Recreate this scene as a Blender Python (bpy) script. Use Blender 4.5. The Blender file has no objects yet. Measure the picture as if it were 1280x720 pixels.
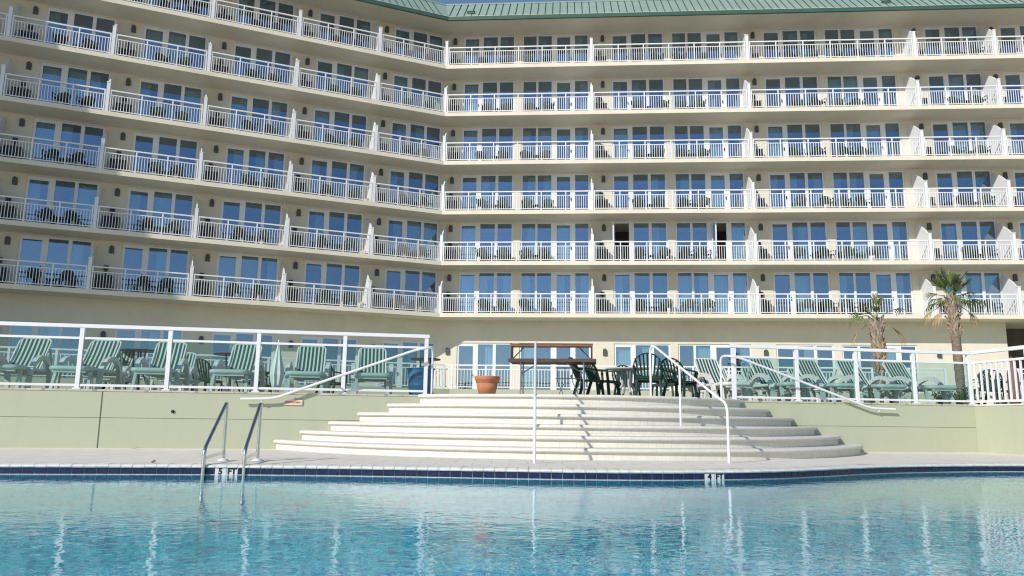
import bpy, math, random
from mathutils import Vector, Matrix

random.seed(7)
sc = bpy.context.scene
COL = sc.collection
rad = math.radians

# ------------------------------------------------------------------ camera frame
YAW, PITCH, ROLL, FPX = -0.0690, 0.1675, 0.0121, 972.56
HC = 0.55                                    # camera height over the pool deck
cF = Vector((math.sin(YAW) * math.cos(PITCH), math.cos(YAW) * math.cos(PITCH), math.sin(PITCH)))
_r = Vector((math.cos(YAW), -math.sin(YAW), 0))
_u = _r.cross(cF)
cR = _r * math.cos(ROLL) + _u * math.sin(ROLL)
cU = _u * math.cos(ROLL) - _r * math.sin(ROLL)
CAM = Vector((0, 0, HC))


def project(p):
    v = Vector(p) - CAM
    d = v.dot(cF)
    if d < 0.1:
        return (-9999, -9999)
    return (640 + FPX * v.dot(cR) / d, 360 - FPX * v.dot(cU) / d)


# ------------------------------------------------------------------ mesh helper
class MB:
    def __init__(self):
        self.v = []
        self.f = []
        self.sm = []

    def add(self, vs, fs, smooth=False):
        o = len(self.v)
        self.v += [tuple(p) for p in vs]
        for q in fs:
            self.f.append(tuple(i + o for i in q))
            self.sm.append(smooth)

    def box(self, x0, x1, y0, y1, z0, z1):
        self.add([(x0, y0, z0), (x1, y0, z0), (x1, y1, z0), (x0, y1, z0),
                  (x0, y0, z1), (x1, y0, z1), (x1, y1, z1), (x0, y1, z1)],
                 [(0, 3, 2, 1), (4, 5, 6, 7), (0, 1, 5, 4), (1, 2, 6, 5), (2, 3, 7, 6), (3, 0, 4, 7)])

    def bar(self, p, q, w, h, up=(0, 0, 1)):
        p, q = Vector(p), Vector(q)
        d = (q - p).normalized()
        up = Vector(up)
        if abs(d.dot(up)) > 0.98:
            up = Vector((0, 1, 0))
        s = d.cross(up).normalized() * (w / 2)
        t = s.cross(d).normalized() * (h / 2)
        self.add([p - s - t, p + s - t, p + s + t, p - s + t, q - s - t, q + s - t, q + s + t, q - s + t],
                 [(0, 1, 2, 3), (7, 6, 5, 4), (0, 4, 5, 1), (1, 5, 6, 2), (2, 6, 7, 3), (3, 7, 4, 0)])

    def tube(self, path, r, n=10, cap=True):
        path = [Vector(p) for p in path]
        m = len(path)
        rs = r if isinstance(r, (list, tuple)) else [r] * m
        ref = Vector((0, 0, 1))
        d0 = (path[1] - path[0]).normalized()
        if abs(d0.dot(ref)) > 0.9:
            ref = Vector((1, 0, 0))
        s = d0.cross(ref).normalized()
        vs = []
        for i, p in enumerate(path):
            a = path[max(i - 1, 0)]
            b = path[min(i + 1, m - 1)]
            d = (b - a).normalized()
            s = (s - d * s.dot(d)).normalized()
            t = d.cross(s)
            for k in range(n):
                an = 2 * math.pi * k / n
                vs.append(p + s * (rs[i] * math.cos(an)) + t * (rs[i] * math.sin(an)))
        fs = []
        for i in range(m - 1):
            for k in range(n):
                k2 = (k + 1) % n
                fs.append((i * n + k, i * n + k2, (i + 1) * n + k2, (i + 1) * n + k))
        self.add(vs, fs, True)
        if cap:
            self.add(vs[:n], [tuple(range(n - 1, -1, -1))])
            self.add(vs[-n:], [tuple(range(n))])

    def lathe(self, prof, n=20, c=(0, 0, 0), smooth=True):
        vs = []
        for (r, z) in prof:
            for k in range(n):
                a = 2 * math.pi * k / n
                vs.append((c[0] + r * math.cos(a), c[1] + r * math.sin(a), c[2] + z))
        fs = []
        for i in range(len(prof) - 1):
            for k in range(n):
                k2 = (k + 1) % n
                fs.append((i * n + k, i * n + k2, (i + 1) * n + k2, (i + 1) * n + k))
        self.add(vs, fs, smooth)

    def prism(self, poly, z0, z1):
        a = sum(poly[i][0] * poly[(i + 1) % len(poly)][1] - poly[(i + 1) % len(poly)][0] * poly[i][1] for i in range(len(poly)))
        if a < 0:
            poly = poly[::-1]
        n = len(poly)
        self.add([(x, y, z0) for x, y in poly] + [(x, y, z1) for x, y in poly],
                 [tuple(range(n - 1, -1, -1)), tuple(range(n, 2 * n))] +
                 [(i, (i + 1) % n, n + (i + 1) % n, n + i) for i in range(n)])

    def sheet(self, rows, smooth=True):
        n = len(rows[0])
        vs = [p for r in rows for p in r]
        fs = []
        for i in range(len(rows) - 1):
            for k in range(n - 1):
                fs.append((i * n + k, i * n + k + 1, (i + 1) * n + k + 1, (i + 1) * n + k))
        self.add(vs, fs, smooth)

    def xf(self, M):
        self.v = [tuple(M @ Vector(p)) for p in self.v]
        return self

    def mesh(self, name, mat):
        me = bpy.data.meshes.new(name)
        me.from_pydata(self.v, [], self.f)
        me.polygons.foreach_set("use_smooth", self.sm)
        me.materials.append(mat)
        me.update()
        return me

    def build(self, name, mat, parent=None, loc=(0, 0, 0), rz=0.0):
        return link(name, self.mesh(name, mat), parent, loc, rz)


def link(name, me, parent=None, loc=(0, 0, 0), rz=0.0):
    o = bpy.data.objects.new(name, me)
    COL.objects.link(o)
    o.parent = parent
    o.location = loc
    o.rotation_euler = (0, 0, rz)
    return o


def tag(o, label=None, cat=None, group=None, kind='thing'):
    if label:
        o['label'] = label
    if cat:
        o['category'] = cat
    if group:
        o['group'] = group
    if kind:
        o['kind'] = kind
    return o


def thing(name, label, cat, loc=(0, 0, 0), rz=0.0, group=None):
    return tag(link(name, None, None, loc, rz), label, cat, group)


def structure(o):
    o['kind'] = 'structure'
    return o


def copy_tree(o, parent=None):
    c = o.copy()
    COL.objects.link(c)
    if parent is not None:
        c.parent = parent
    for ch in list(o.children):
        copy_tree(ch, c)
    return c


# ------------------------------------------------------------------ materials
def new_mat(name):
    m = bpy.data.materials.new(name)
    m.use_nodes = True
    nt = m.node_tree
    return m, nt, nt.nodes['Principled BSDF'], nt.nodes['Material Output']


def N(nt, t, **kw):
    n = nt.nodes.new(t)
    for k, v in kw.items():
        if k in n.inputs:
            n.inputs[k].default_value = v
        else:
            setattr(n, k, v)
    return n


def mat(name, col, rough=0.6, var=0.12, scale=4.0, bump=0.0, bscale=60.0, metal=0.0, spec=0.4, dirt=None, dirt_scale=0.7, coords='Object', stretch=None):
    m, nt, b, out = new_mat(name)
    L = nt.links.new
    tc = N(nt, 'ShaderNodeTexCoord')
    src = tc.outputs[coords]
    if stretch:
        mp = N(nt, 'ShaderNodeMapping')
        mp.inputs['Scale'].default_value = stretch
        L(src, mp.inputs[0])
        src = mp.outputs[0]
    n1 = N(nt, 'ShaderNodeTexNoise', Scale=scale, Detail=5.0, Roughness=0.6)
    L(src, n1.inputs['Vector'])
    cr = N(nt, 'ShaderNodeValToRGB')
    e = cr.color_ramp.elements
    e[0].position, e[1].position = 0.3, 0.7
    e[0].color = (*[c * (1 - var) for c in col], 1)
    e[1].color = (*[min(1, c * (1 + var)) for c in col], 1)
    L(n1.outputs['Fac'], cr.inputs[0])
    c_out = cr.outputs[0]
    if dirt:
        n2 = N(nt, 'ShaderNodeTexNoise', Scale=dirt_scale, Detail=7.0, Roughness=0.7)
        L(src, n2.inputs['Vector'])
        r2 = N(nt, 'ShaderNodeValToRGB')
        r2.color_ramp.elements[0].position, r2.color_ramp.elements[1].position = 0.5, 0.78
        L(n2.outputs['Fac'], r2.inputs[0])
        mx = N(nt, 'ShaderNodeMix', data_type='RGBA')
        L(r2.outputs[0], mx.inputs['Factor'])
        L(c_out, mx.inputs[6])
        mx.inputs[7].default_value = (*dirt, 1)
        c_out = mx.outputs[2]
    L(c_out, b.inputs['Base Color'])
    b.inputs['Roughness'].default_value = rough
    b.inputs['Metallic'].default_value = metal
    b.inputs['Specular IOR Level'].default_value = spec
    if bump > 0:
        nb = N(nt, 'ShaderNodeTexNoise', Scale=bscale, Detail=4.0)
        L(src, nb.inputs['Vector'])
        bp = N(nt, 'ShaderNodeBump', Strength=bump, Distance=0.02)
        L(nb.outputs['Fac'], bp.inputs['Height'])
        L(bp.outputs[0], b.inputs['Normal'])
    return m


def brick_mat(name, c1, c2, mortar, w, h, ms, rough=0.6, rz=0.0, scale=1.0, coords='Object', axis=None, var=0.15):
    m, nt, b, out = new_mat(name)
    L = nt.links.new
    tc = N(nt, 'ShaderNodeTexCoord')
    mp = N(nt, 'ShaderNodeMapping')
    mp.inputs['Rotation'].default_value = axis if axis else (0, 0, rz)
    L(tc.outputs[coords], mp.inputs[0])
    br = N(nt, 'ShaderNodeTexBrick', Scale=scale)
    br.inputs['Color1'].default_value = (*c1, 1)
    br.inputs['Color2'].default_value = (*c2, 1)
    br.inputs['Mortar'].default_value = (*mortar, 1)
    br.inputs['Brick Width'].default_value = w
    br.inputs['Row Height'].default_value = h
    br.inputs['Mortar Size'].default_value = ms
    L(mp.outputs[0], br.inputs['Vector'])
    nz = N(nt, 'ShaderNodeTexNoise', Scale=5.0, Detail=6.0, Roughness=0.65)
    L(tc.outputs[coords], nz.inputs['Vector'])
    mr = N(nt, 'ShaderNodeMapRange')
    mr.inputs['From Min'].default_value = 0.3
    mr.inputs['From Max'].default_value = 0.7
    mr.inputs['To Min'].default_value = 1 - var
    mr.inputs['To Max'].default_value = 1 + var * 0.6
    L(nz.outputs['Fac'], mr.inputs['Value'])
    mx = N(nt, 'ShaderNodeMix', data_type='RGBA', blend_type='MULTIPLY')
    mx.inputs['Factor'].default_value = 1
    L(br.outputs['Color'], mx.inputs[6])
    L(mr.outputs[0], mx.inputs[7])
    L(mx.outputs[2], b.inputs['Base Color'])
    b.inputs['Roughness'].default_value = rough
    bp = N(nt, 'ShaderNodeBump', Strength=0.25, Distance=0.01)
    L(nz.outputs['Fac'], bp.inputs['Height'])
    L(bp.outputs[0], b.inputs['Normal'])
    return m


M = {}
M['stucco'] = mat('cream_stucco', (0.69, 0.635, 0.525), 0.85, 0.04, 1.2, 0.25, 90, dirt=(0.60, 0.545, 0.435), dirt_scale=0.35)
M['slab'] = mat('cream_slab_paint', (0.73, 0.67, 0.545), 0.8, 0.04, 0.8, 0.15, 60, dirt=(0.62, 0.56, 0.45), dirt_scale=0.25)
M['white'] = mat('white_rail_paint', (0.73, 0.73, 0.74), 0.35, 0.03, 3.0)
M['white_far'] = mat('white_balcony_paint', (0.74, 0.74, 0.74), 0.5, 0.03, 1.0)
M['frame'] = mat('white_window_frame', (0.72, 0.73, 0.74), 0.45, 0.03, 2.0)
M['roof'] = mat('pale_green_metal_roof', (0.27, 0.355, 0.30), 0.45, 0.08, 0.6, metal=0.0, dirt=(0.225, 0.31, 0.26), dirt_scale=0.5)
M['fascia'] = mat('dark_green_gutter', (0.045, 0.10, 0.075), 0.45, 0.1, 2.0)
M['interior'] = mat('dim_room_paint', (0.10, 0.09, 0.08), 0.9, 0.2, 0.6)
M['curtain'] = mat('pale_curtain', (0.62, 0.76, 0.75), 0.9, 0.12, 9.0, stretch=(4, 4, 0.2))
M['lamp'] = mat('dark_lamp_metal', (0.075, 0.08, 0.08), 0.5, 0.1, 5)
M['greenplastic'] = mat('dark_green_plastic', (0.010, 0.036, 0.026), 0.5, 0.15, 6, spec=0.25)
M['darkbox'] = mat('dark_unit_metal', (0.03, 0.035, 0.035), 0.55, 0.2, 5)
M['sage'] = mat('sage_painted_wall', (0.425, 0.445, 0.325), 0.8, 0.04, 1.1, 0.2, 110, dirt=(0.375, 0.395, 0.28), dirt_scale=1.1, stretch=(1.6, 1.6, 0.35))
M['ivory'] = None
M['steel'] = mat('polished_steel', (0.60, 0.59, 0.575), 0.2, 0.08, 12, metal=1.0)
M['leg_metal'] = mat('grey_leg_metal', (0.33, 0.34, 0.36), 0.35, 0.1, 12, metal=0.8)
M['terracotta'] = mat('terracotta_clay', (0.44, 0.175, 0.085), 0.8, 0.15, 7, 0.3, 50, dirt=(0.38, 0.17, 0.10), dirt_scale=4)
M['wood'] = mat('brown_wood', (0.23, 0.10, 0.045), 0.55, 0.35, 3, stretch=(1.2, 14, 14))
M['darkwood'] = mat('dark_brown_wood', (0.085, 0.048, 0.034), 0.5, 0.3, 3, stretch=(1.2, 14, 14))
M['greytop'] = mat('pale_grey_table_top', (0.42, 0.45, 0.42), 0.45, 0.1, 5)
M['blackmetal'] = mat('black_metal', (0.03, 0.03, 0.03), 0.45, 0.1, 6)
M['resin'] = mat('white_resin', (0.66, 0.66, 0.63), 0.4, 0.04, 4)
M['bluebin'] = mat('blue_barrel_plastic', (0.05, 0.17, 0.36), 0.4, 0.12, 4)
M['parasol'] = mat('off_white_canvas', (0.74, 0.75, 0.70), 0.9, 0.08, 6, stretch=(1, 1, 0.3))
M['trunk'] = mat('grey_brown_palm_bark', (0.215, 0.17, 0.13), 0.9, 0.35, 9, 0.8, 30, dirt=(0.11, 0.085, 0.065), dirt_scale=6, stretch=(1, 1, 2.5))
M['boot'] = mat('dry_palm_boot', (0.36, 0.29, 0.22), 0.9, 0.35, 9, 0.5, 40)
M['frond'] = mat('green_palm_frond', (0.115, 0.155, 0.045), 0.55, 0.45, 3.5, dirt=(0.24, 0.20, 0.09), dirt_scale=2.5)
M['deadfrond'] = mat('dead_palm_frond', (0.42, 0.29, 0.15), 0.9, 0.3, 6)
M['shrub'] = mat('shrub_leaf', (0.05, 0.085, 0.035), 0.6, 0.5, 6)
M['sand'] = mat('beach_sand', (0.55, 0.47, 0.35), 0.95, 0.1, 0.3, 0.3, 5)
M['signboard'] = mat('cream_sign_board', (0.72, 0.58, 0.45), 0.6, 0.05, 20)
M['red'] = mat('red_sign_paint', (0.45, 0.06, 0.04), 0.6, 0.05, 20)
M['blackpaint'] = mat('black_letter_paint', (0.012, 0.012, 0.014), 0.5, 0.05, 20)
M['whitetile'] = mat('white_marker_tile', (0.62, 0.62, 0.62), 0.25, 0.04, 20)
M['redbrown'] = mat('red_brown_paint', (0.17, 0.085, 0.065), 0.6, 0.15, 6)
M['grout'] = mat('pale_grout', (0.66, 0.66, 0.67), 0.8, 0.1, 20)
M['joint'] = mat('dark_joint_sealant', (0.10, 0.11, 0.08), 0.9, 0.1, 20)
M['terracefloor'] = brick_mat('terrace_pavers', (0.52, 0.48, 0.40), (0.47, 0.43, 0.36), (0.3, 0.27, 0.23), 0.4, 0.2, 0.008, 0.8, rz=rad(14.4))
M['deck'] = brick_mat('pool_deck_pavers', (0.80, 0.745, 0.645), (0.745, 0.69, 0.595), (0.56, 0.515, 0.44), 0.46, 0.46, 0.007, 0.8, rz=rad(-4), var=0.10)
M['ivory'] = brick_mat('ivory_step_tile', (0.71, 0.68, 0.605), (0.685, 0.655, 0.58), (0.58, 0.55, 0.48), 0.12, 0.12, 0.004, 0.6, axis=(rad(90), 0, 0), var=0.08)
M['nosing'] = mat('ivory_bullnose_stone', (0.68, 0.65, 0.585), 0.6, 0.08, 14, 0.25, 60, dirt=(0.62, 0.58, 0.51), dirt_scale=2.5)
M['coping'] = mat('ivory_coping_brick', (0.72, 0.69, 0.64), 0.6, 0.10, 10, 0.25, 60, dirt=(0.62, 0.58, 0.52), dirt_scale=3)
M['navytile'] = mat('navy_glazed_tile', (0.010, 0.016, 0.055), 0.2, 0.5, 22, dirt=(0.018, 0.03, 0.10), dirt_scale=16)


def stripe_mat():
    m, nt, b, out = new_mat('green_white_striped_sling')
    L = nt.links.new
    tc = N(nt, 'ShaderNodeTexCoord')
    sx = N(nt, 'ShaderNodeSeparateXYZ')
    L(tc.outputs['Object'], sx.inputs[0])
    mu = N(nt, 'ShaderNodeMath', operation='MULTIPLY')
    mu.inputs[1].default_value = 1 / 0.074
    L(sx.outputs[0], mu.inputs[0])
    fr = N(nt, 'ShaderNodeMath', operation='FRACT')
    L(mu.outputs[0], fr.inputs[0])
    gt = N(nt, 'ShaderNodeMath', operation='GREATER_THAN')
    gt.inputs[1].default_value = 0.58
    L(fr.outputs[0], gt.inputs[0])
    nz = N(nt, 'ShaderNodeTexNoise', Scale=60.0, Detail=3.0)
    L(tc.outputs['Object'], nz.inputs['Vector'])
    mx = N(nt, 'ShaderNodeMix', data_type='RGBA')
    L(gt.outputs[0], mx.inputs['Factor'])
    mx.inputs[6].default_value = (0.018, 0.075, 0.055, 1)
    mx.inputs[7].default_value = (0.55, 0.58, 0.54, 1)
    L(mx.outputs[2], b.inputs['Base Color'])
    b.inputs['Roughness'].default_value = 0.75
    bp = N(nt, 'ShaderNodeBump', Strength=0.2, Distance=0.0026)
    L(nz.outputs['Fac'], bp.inputs['Height'])
    L(bp.outputs[0], b.inputs['Normal'])
    return m


M['stripe'] = stripe_mat()


def glass_mat(name, tint, refl, fac, rough=0.0, wob=0.0):
    m, nt, b, out = new_mat(name)
    nt.nodes.remove(b)
    L = nt.links.new
    tr = N(nt, 'ShaderNodeBsdfTransparent')
    tr.inputs[0].default_value = (*tint, 1)
    gl = N(nt, 'ShaderNodeBsdfGlossy', Roughness=rough)
    gl.inputs['Color'].default_value = (*refl, 1)
    lw = N(nt, 'ShaderNodeLayerWeight', Blend=0.5)
    pw = N(nt, 'ShaderNodeMath', operation='POWER')
    pw.inputs[1].default_value = 5.0
    L(lw.outputs['Facing'], pw.inputs[0])
    ad = N(nt, 'ShaderNodeMath', operation='ADD', use_clamp=True)
    ad.inputs[1].default_value = fac + 0.04
    L(pw.outputs[0], ad.inputs[0])
    if wob:
        tc = N(nt, 'ShaderNodeTexCoord')
        nz = N(nt, 'ShaderNodeTexNoise', Scale=0.9, Detail=1.0)
        L(tc.outputs['Object'], nz.inputs['Vector'])
        bp = N(nt, 'ShaderNodeBump', Strength=wob, Distance=0.03)
        L(nz.outputs['Fac'], bp.inputs['Height'])
        L(bp.outputs[0], gl.inputs['Normal'])
    mx = N(nt, 'ShaderNodeMixShader')
    L(ad.outputs[0], mx.inputs[0])
    L(tr.outputs[0], mx.inputs[1])
    L(gl.outputs[0], mx.inputs[2])
    L(mx.outputs[0], out.inputs[0])
    return m


M['winglass'] = glass_mat('coated_window_glass', (0.78, 0.85, 0.86), (0.53, 0.69, 0.93), 0.235, 0.0, 0.12)
M['railglass'] = glass_mat('green_tinted_glass', (0.765, 0.86, 0.855), (0.9, 1.0, 1.0), -0.022)


def water_mat():
    m, nt, b, out = new_mat('pool_water')
    nt.nodes.remove(b)
    L = nt.links.new
    tc = N(nt, 'ShaderNodeTexCoord')
    n1 = N(nt, 'ShaderNodeTexNoise', Scale=17.0, Detail=1.5, Roughness=0.5, Distortion=0.4)
    n2 = N(nt, 'ShaderNodeTexNoise', Scale=5.0, Detail=1.0)
    L(tc.outputs['Object'], n1.inputs['Vector'])
    L(tc.outputs['Object'], n2.inputs['Vector'])
    b1 = N(nt, 'ShaderNodeBump', Strength=1.0, Distance=0.0014)
    b2 = N(nt, 'ShaderNodeBump', Strength=1.0, Distance=0.0026)
    L(n2.outputs['Fac'], b2.inputs['Height'])
    L(n1.outputs['Fac'], b1.inputs['Height'])
    L(b2.outputs[0], b1.inputs['Normal'])
    tr = N(nt, 'ShaderNodeBsdfTransparent')
    tr.inputs[0].default_value = (0.80, 0.96, 0.985, 1)
    rf = N(nt, 'ShaderNodeBsdfRefraction', IOR=1.33, Roughness=0.0)
    rf.inputs['Color'].default_value = (0.80, 0.96, 0.985, 1)
    L(b1.outputs[0], rf.inputs['Normal'])
    m0 = N(nt, 'ShaderNodeMixShader')
    m0.inputs[0].default_value = 0.6
    L(tr.outputs[0], m0.inputs[1])
    L(rf.outputs[0], m0.inputs[2])
    gl = N(nt, 'ShaderNodeBsdfGlossy', Roughness=0.0)
    gl.inputs['Color'].default_value = (1, 1, 1, 1)
    L(b1.outputs[0], gl.inputs['Normal'])
    lw = N(nt, 'ShaderNodeLayerWeight', Blend=0.5)
    L(b1.outputs[0], lw.inputs['Normal'])
    pw = N(nt, 'ShaderNodeMath', operation='POWER')
    pw.inputs[1].default_value = 5.0
    L(lw.outputs['Facing'], pw.inputs[0])
    fr = N(nt, 'ShaderNodeMath', operation='MULTIPLY_ADD', use_clamp=True)
    fr.inputs[1].default_value = 0.92
    fr.inputs[2].default_value = 0.02
    L(pw.outputs[0], fr.inputs[0])
    mx = N(nt, 'ShaderNodeMixShader')
    L(fr.outputs[0], mx.inputs[0])
    L(m0.outputs[0], mx.inputs[1])
    L(gl.outputs[0], mx.inputs[2])
    L(mx.outputs[0], out.inputs[0])
    return m


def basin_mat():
    m, nt, b, out = new_mat('blue_plaster_painted_caustics')
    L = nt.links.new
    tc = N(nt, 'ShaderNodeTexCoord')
    vo = N(nt, 'ShaderNodeTexVoronoi', Scale=13.0)  # cell mottle paints rippling caustic light into the plaster colour
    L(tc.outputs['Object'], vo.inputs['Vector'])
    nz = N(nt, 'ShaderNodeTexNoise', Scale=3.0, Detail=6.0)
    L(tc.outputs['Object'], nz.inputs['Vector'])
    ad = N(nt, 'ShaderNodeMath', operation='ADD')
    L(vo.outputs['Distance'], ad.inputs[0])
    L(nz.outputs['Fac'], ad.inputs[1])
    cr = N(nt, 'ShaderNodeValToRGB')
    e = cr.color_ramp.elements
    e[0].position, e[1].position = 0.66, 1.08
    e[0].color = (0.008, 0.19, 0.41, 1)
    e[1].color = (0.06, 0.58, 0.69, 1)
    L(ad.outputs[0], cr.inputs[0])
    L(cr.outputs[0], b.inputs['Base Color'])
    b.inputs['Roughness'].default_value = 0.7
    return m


M['water'] = water_mat()
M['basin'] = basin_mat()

# ------------------------------------------------------------------ frames
PX, PY = -6.757, 41.30                       # balcony rail line, inner corner of the building
AL = rad(27.4)                               # turn of the left wing
AW = rad(27.4 + 36.0)                        # turn of the far left wing (outside the frame)
D = 1.5                                      # balcony depth
H = 2.85
FLOOR = [7.244 + (5 - r) * H - 1.07 for r in range(6)]    # top .. lowest balcony floor
G0 = 1.86                                    # ground floor level
facets = {'C': (Vector((PX, PY, 0)), 0.0),
          'L': (Vector((PX, PY, 0)), AL)}
wl = Vector((PX, PY, 0)) - 23.0 * Vector((math.cos(AL), math.sin(AL), 0))
facets['W'] = (wl, AW)


def fpt(fc, x, y, z):
    o, a = facets[fc]
    return Vector((o.x + x * math.cos(a) - y * math.sin(a), o.y + x * math.sin(a) + y * math.cos(a), z))


def bis(off, ang):                            # local x shift of an offset line at an inside corner
    return off * math.tan(ang / 2)


def outline(y):                               # the three-wing line offset y into the building, left to right
    xw = 26.0
    return [fpt('W', -xw, y, 0), fpt('L', -23.0 - bis(y, AW - AL), y, 0), fpt('C', -bis(y, AL), y, 0), fpt('C', 47.0, y, 0)]


# ------------------------------------------------------------------ hotel
hotel = thing('hotel_building', 'cream seven-storey hotel with white balconies and pale green metal roof', 'building', (PX, PY, 0))
HO = Vector((PX, PY, 0))


def hl(p):
    return Vector(p) - HO


def hmesh(name, mb, m, parent=hotel):         # mesh written in world coordinates, hung under the hotel
    mb.v = [(x - PX, y - PY, z) for x, y, z in mb.v]
    return mb.build(name, m, parent)


def ring(y0, y1, z0, z1):
    mb = MB()
    a, b = outline(y0), outline(y1)
    for i in range(3):
        mb.prism([(a[i].x, a[i].y), (a[i + 1].x, a[i + 1].y), (b[i + 1].x, b[i + 1].y), (b[i].x, b[i].y)], z0, z1)
    return mb


def ring_solid(y0, y1, z0, z1):
    mb = MB()
    a, b = outline(y0), outline(y1)
    mb.prism([(p.x, p.y) for p in a] + [(p.x, p.y) for p in reversed(b)], z0, z1)
    return mb


for r in range(6):
    hmesh('balcony_slab', ring_solid(-0.06, 4.4, FLOOR[r] - 0.22, FLOOR[r]), M['slab'])

# window patterns: openings in the wall, panes (x0, x1, is_door)
PAT_A = ([(1.15, 4.18)], [[(1.27, 2.05, 1), (2.33, 3.14, 0), (3.30, 4.08, 0)]])
PAT_C = ([(1.20, 4.26), (4.67, 8.58)], [[(1.31, 2.10, 1), (2.38, 3.20, 0), (3.37, 4.16, 0)],
                                        [(4.76, 5.50, 0), (5.63, 6.40, 0), (6.72, 7.48, 1), (7.76, 8.50, 0)]])
# units: facet, x0, x1, pattern, offset of the pattern, spoken name
UNITS = []
lw_ = [0, -3.868, -8.20, -12.505, -16.816, -21.09, -22.95]
ordn = ['first', 'second', 'third', 'fourth', 'fifth', 'sixth']
for i in range(6):
    UNITS.append(('L', lw_[i + 1], lw_[i], 'A', 0.0, ordn[i] + ' bay along angled wing'))
UNITS.append(('C', 0.0, 8.232, 'C', -0.43, 'first wide bay past the corner'))
UNITS.append(('C', 8.232, 16.873, 'C', 0.0, 'second wide bay past the corner'))
UNITS.append(('C', 16.873, 25.902, 'C', 0.05, 'third wide bay past the corner'))
UNITS.append(('C', 25.902, 30.141, 'A', 0.10, 'first narrow bay past the wide ones'))
UNITS.append(('C', 30.141, 34.40, 'A', 0.0, 'second narrow bay past the wide ones'))
UNITS.append(('C', 34.40, 38.70, 'A', 0.0, 'third narrow bay past the wide ones'))
ROWN = ['sixth', 'fifth', 'fourth', 'third', 'second', 'first']


def wall_run(fc, xa, xb, opens, z0, z1, ztop, mb):
    o, a = facets[fc]
    x = xa
    W = MB()
    for (p, q) in opens + [(None, None)]:
        e = xb if p is None else p
        if e > x:
            W.box(x, e, D, D + 0.2, z0, z1)
        if p is not None:
            W.box(p, q, D, D + 0.2, ztop, z1)
            x = q
    W.xf(Matrix.Translation(o) @ Matrix.Rotation(a, 4, 'Z'))
    mb.add(W.v, W.f)


def unit_opens(u):
    fc, x0, x1, pt, off, nm = u
    P = PAT_A if pt == 'A' else PAT_C
    if x0 < -22:
        return []
    return [(p + x0 + off, q + x0 + off) for p, q in P[0]]


for fc, xa, xb in (('L', -23.0 - bis(D, AW - AL), bis(D, AL)), ('C', -bis(D, AL), 47.0)):
    mb = MB()
    ops = sorted(sum([unit_opens(u) for u in UNITS if u[0] == fc], []))
    for r in range(6):
        wall_run(fc, xa, xb, ops, FLOOR[r], FLOOR[r] + 2.63, FLOOR[r] + 2.56, mb)
    gx = xb if fc == 'L' else 30.14
    gops = [q for q in ops if q[1] < gx]
    wall_run(fc, xa, gx, gops, G0, FLOOR[5] - 0.22, G0 + 2.86, mb)
    hmesh('wall', mb, M['stucco'])
mb = MB()                                     # far left wing: plain walls with deep openings, outside the picture
for r in range(6):
    ops = [(-25.5 + 4.3 * k, -22.5 + 4.3 * k) for k in range(5)]
    wall_run('W', -26, -0.4, ops, FLOOR[r], FLOOR[r] + 2.63, FLOOR[r] + 2.56, mb)
wall_run('W', -26, -0.4, [(-25.5 + 4.3 * k, -22.5 + 4.3 * k) for k in range(5)], G0, FLOOR[5] - 0.22, G0 + 2.86, mb)
hmesh('wall', mb, M['stucco'])
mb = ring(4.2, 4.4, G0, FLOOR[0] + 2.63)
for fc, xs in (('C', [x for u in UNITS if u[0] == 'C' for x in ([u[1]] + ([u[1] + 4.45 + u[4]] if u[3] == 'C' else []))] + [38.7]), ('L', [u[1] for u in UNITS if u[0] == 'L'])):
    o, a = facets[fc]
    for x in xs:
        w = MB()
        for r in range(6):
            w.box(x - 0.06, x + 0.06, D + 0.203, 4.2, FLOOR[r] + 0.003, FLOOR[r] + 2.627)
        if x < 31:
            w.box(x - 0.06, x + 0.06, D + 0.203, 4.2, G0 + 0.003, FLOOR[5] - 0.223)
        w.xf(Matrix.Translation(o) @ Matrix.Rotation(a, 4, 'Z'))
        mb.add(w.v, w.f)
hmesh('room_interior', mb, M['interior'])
hmesh('rear_block', ring_solid(4.41, 14.0, -1.9, FLOOR[0] + 3.0), M['stucco'])


# window meshes -------------------------------------------------------------
def make_window(op, panes, zt, open_door=False):
    p, q = op
    y0, y1 = D + 0.05, D + 0.13
    fr = MB()
    door = []
    wz = zt - 0.08
    fr.box(p, q, y0 + .001, y1 - .001, wz, zt - 0.002)
    fr.box(p, q, y0, y1, 0.002, 0.07)
    xs = [p] + [v for a in panes for v in (a[0], a[1])] + [q]
    for i in range(0, len(xs), 2):
        lo, hi = xs[i], xs[i + 1]
        fr.box(lo, hi, y0, y1, 0.07, wz)
    gl = MB()
    gd = MB()
    for a, b, isd in panes:
        if isd:
            if not open_door:
                fr.box(a, b, y0, y1, wz - 0.10, wz)
                fr.box(a, b, y0, y1, 0.07, 0.2)
                gl.box(a, b, y0 + .03, y0 + .04, 0.2, wz - 0.10)
            door.append((a, b))
        else:
            gl.box(a, b, y0 + .03, y0 + .04, 0.07, wz)
    return fr, gl, door


def make_leaf(a, b, zt):                       # an opened door leaf, hinge at local origin, along +x
    w = b - a + 0.1
    fr = MB()
    fr.box(0, 0.1, -0.03, 0.03, 0.02, zt - 0.1)
    fr.box(w - 0.1, w, -0.03, 0.03, 0.02, zt - 0.1)
    fr.box(0.1, w - 0.1, -0.03, 0.03, 0.02, 0.2)
    fr.box(0.1, w - 0.1, -0.03, 0.03, zt - 0.2, zt - 0.1)
    g = MB()
    g.box(0.1, w - 0.1, -0.005, 0.005, 0.2, zt - 0.2)
    return fr, g


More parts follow.
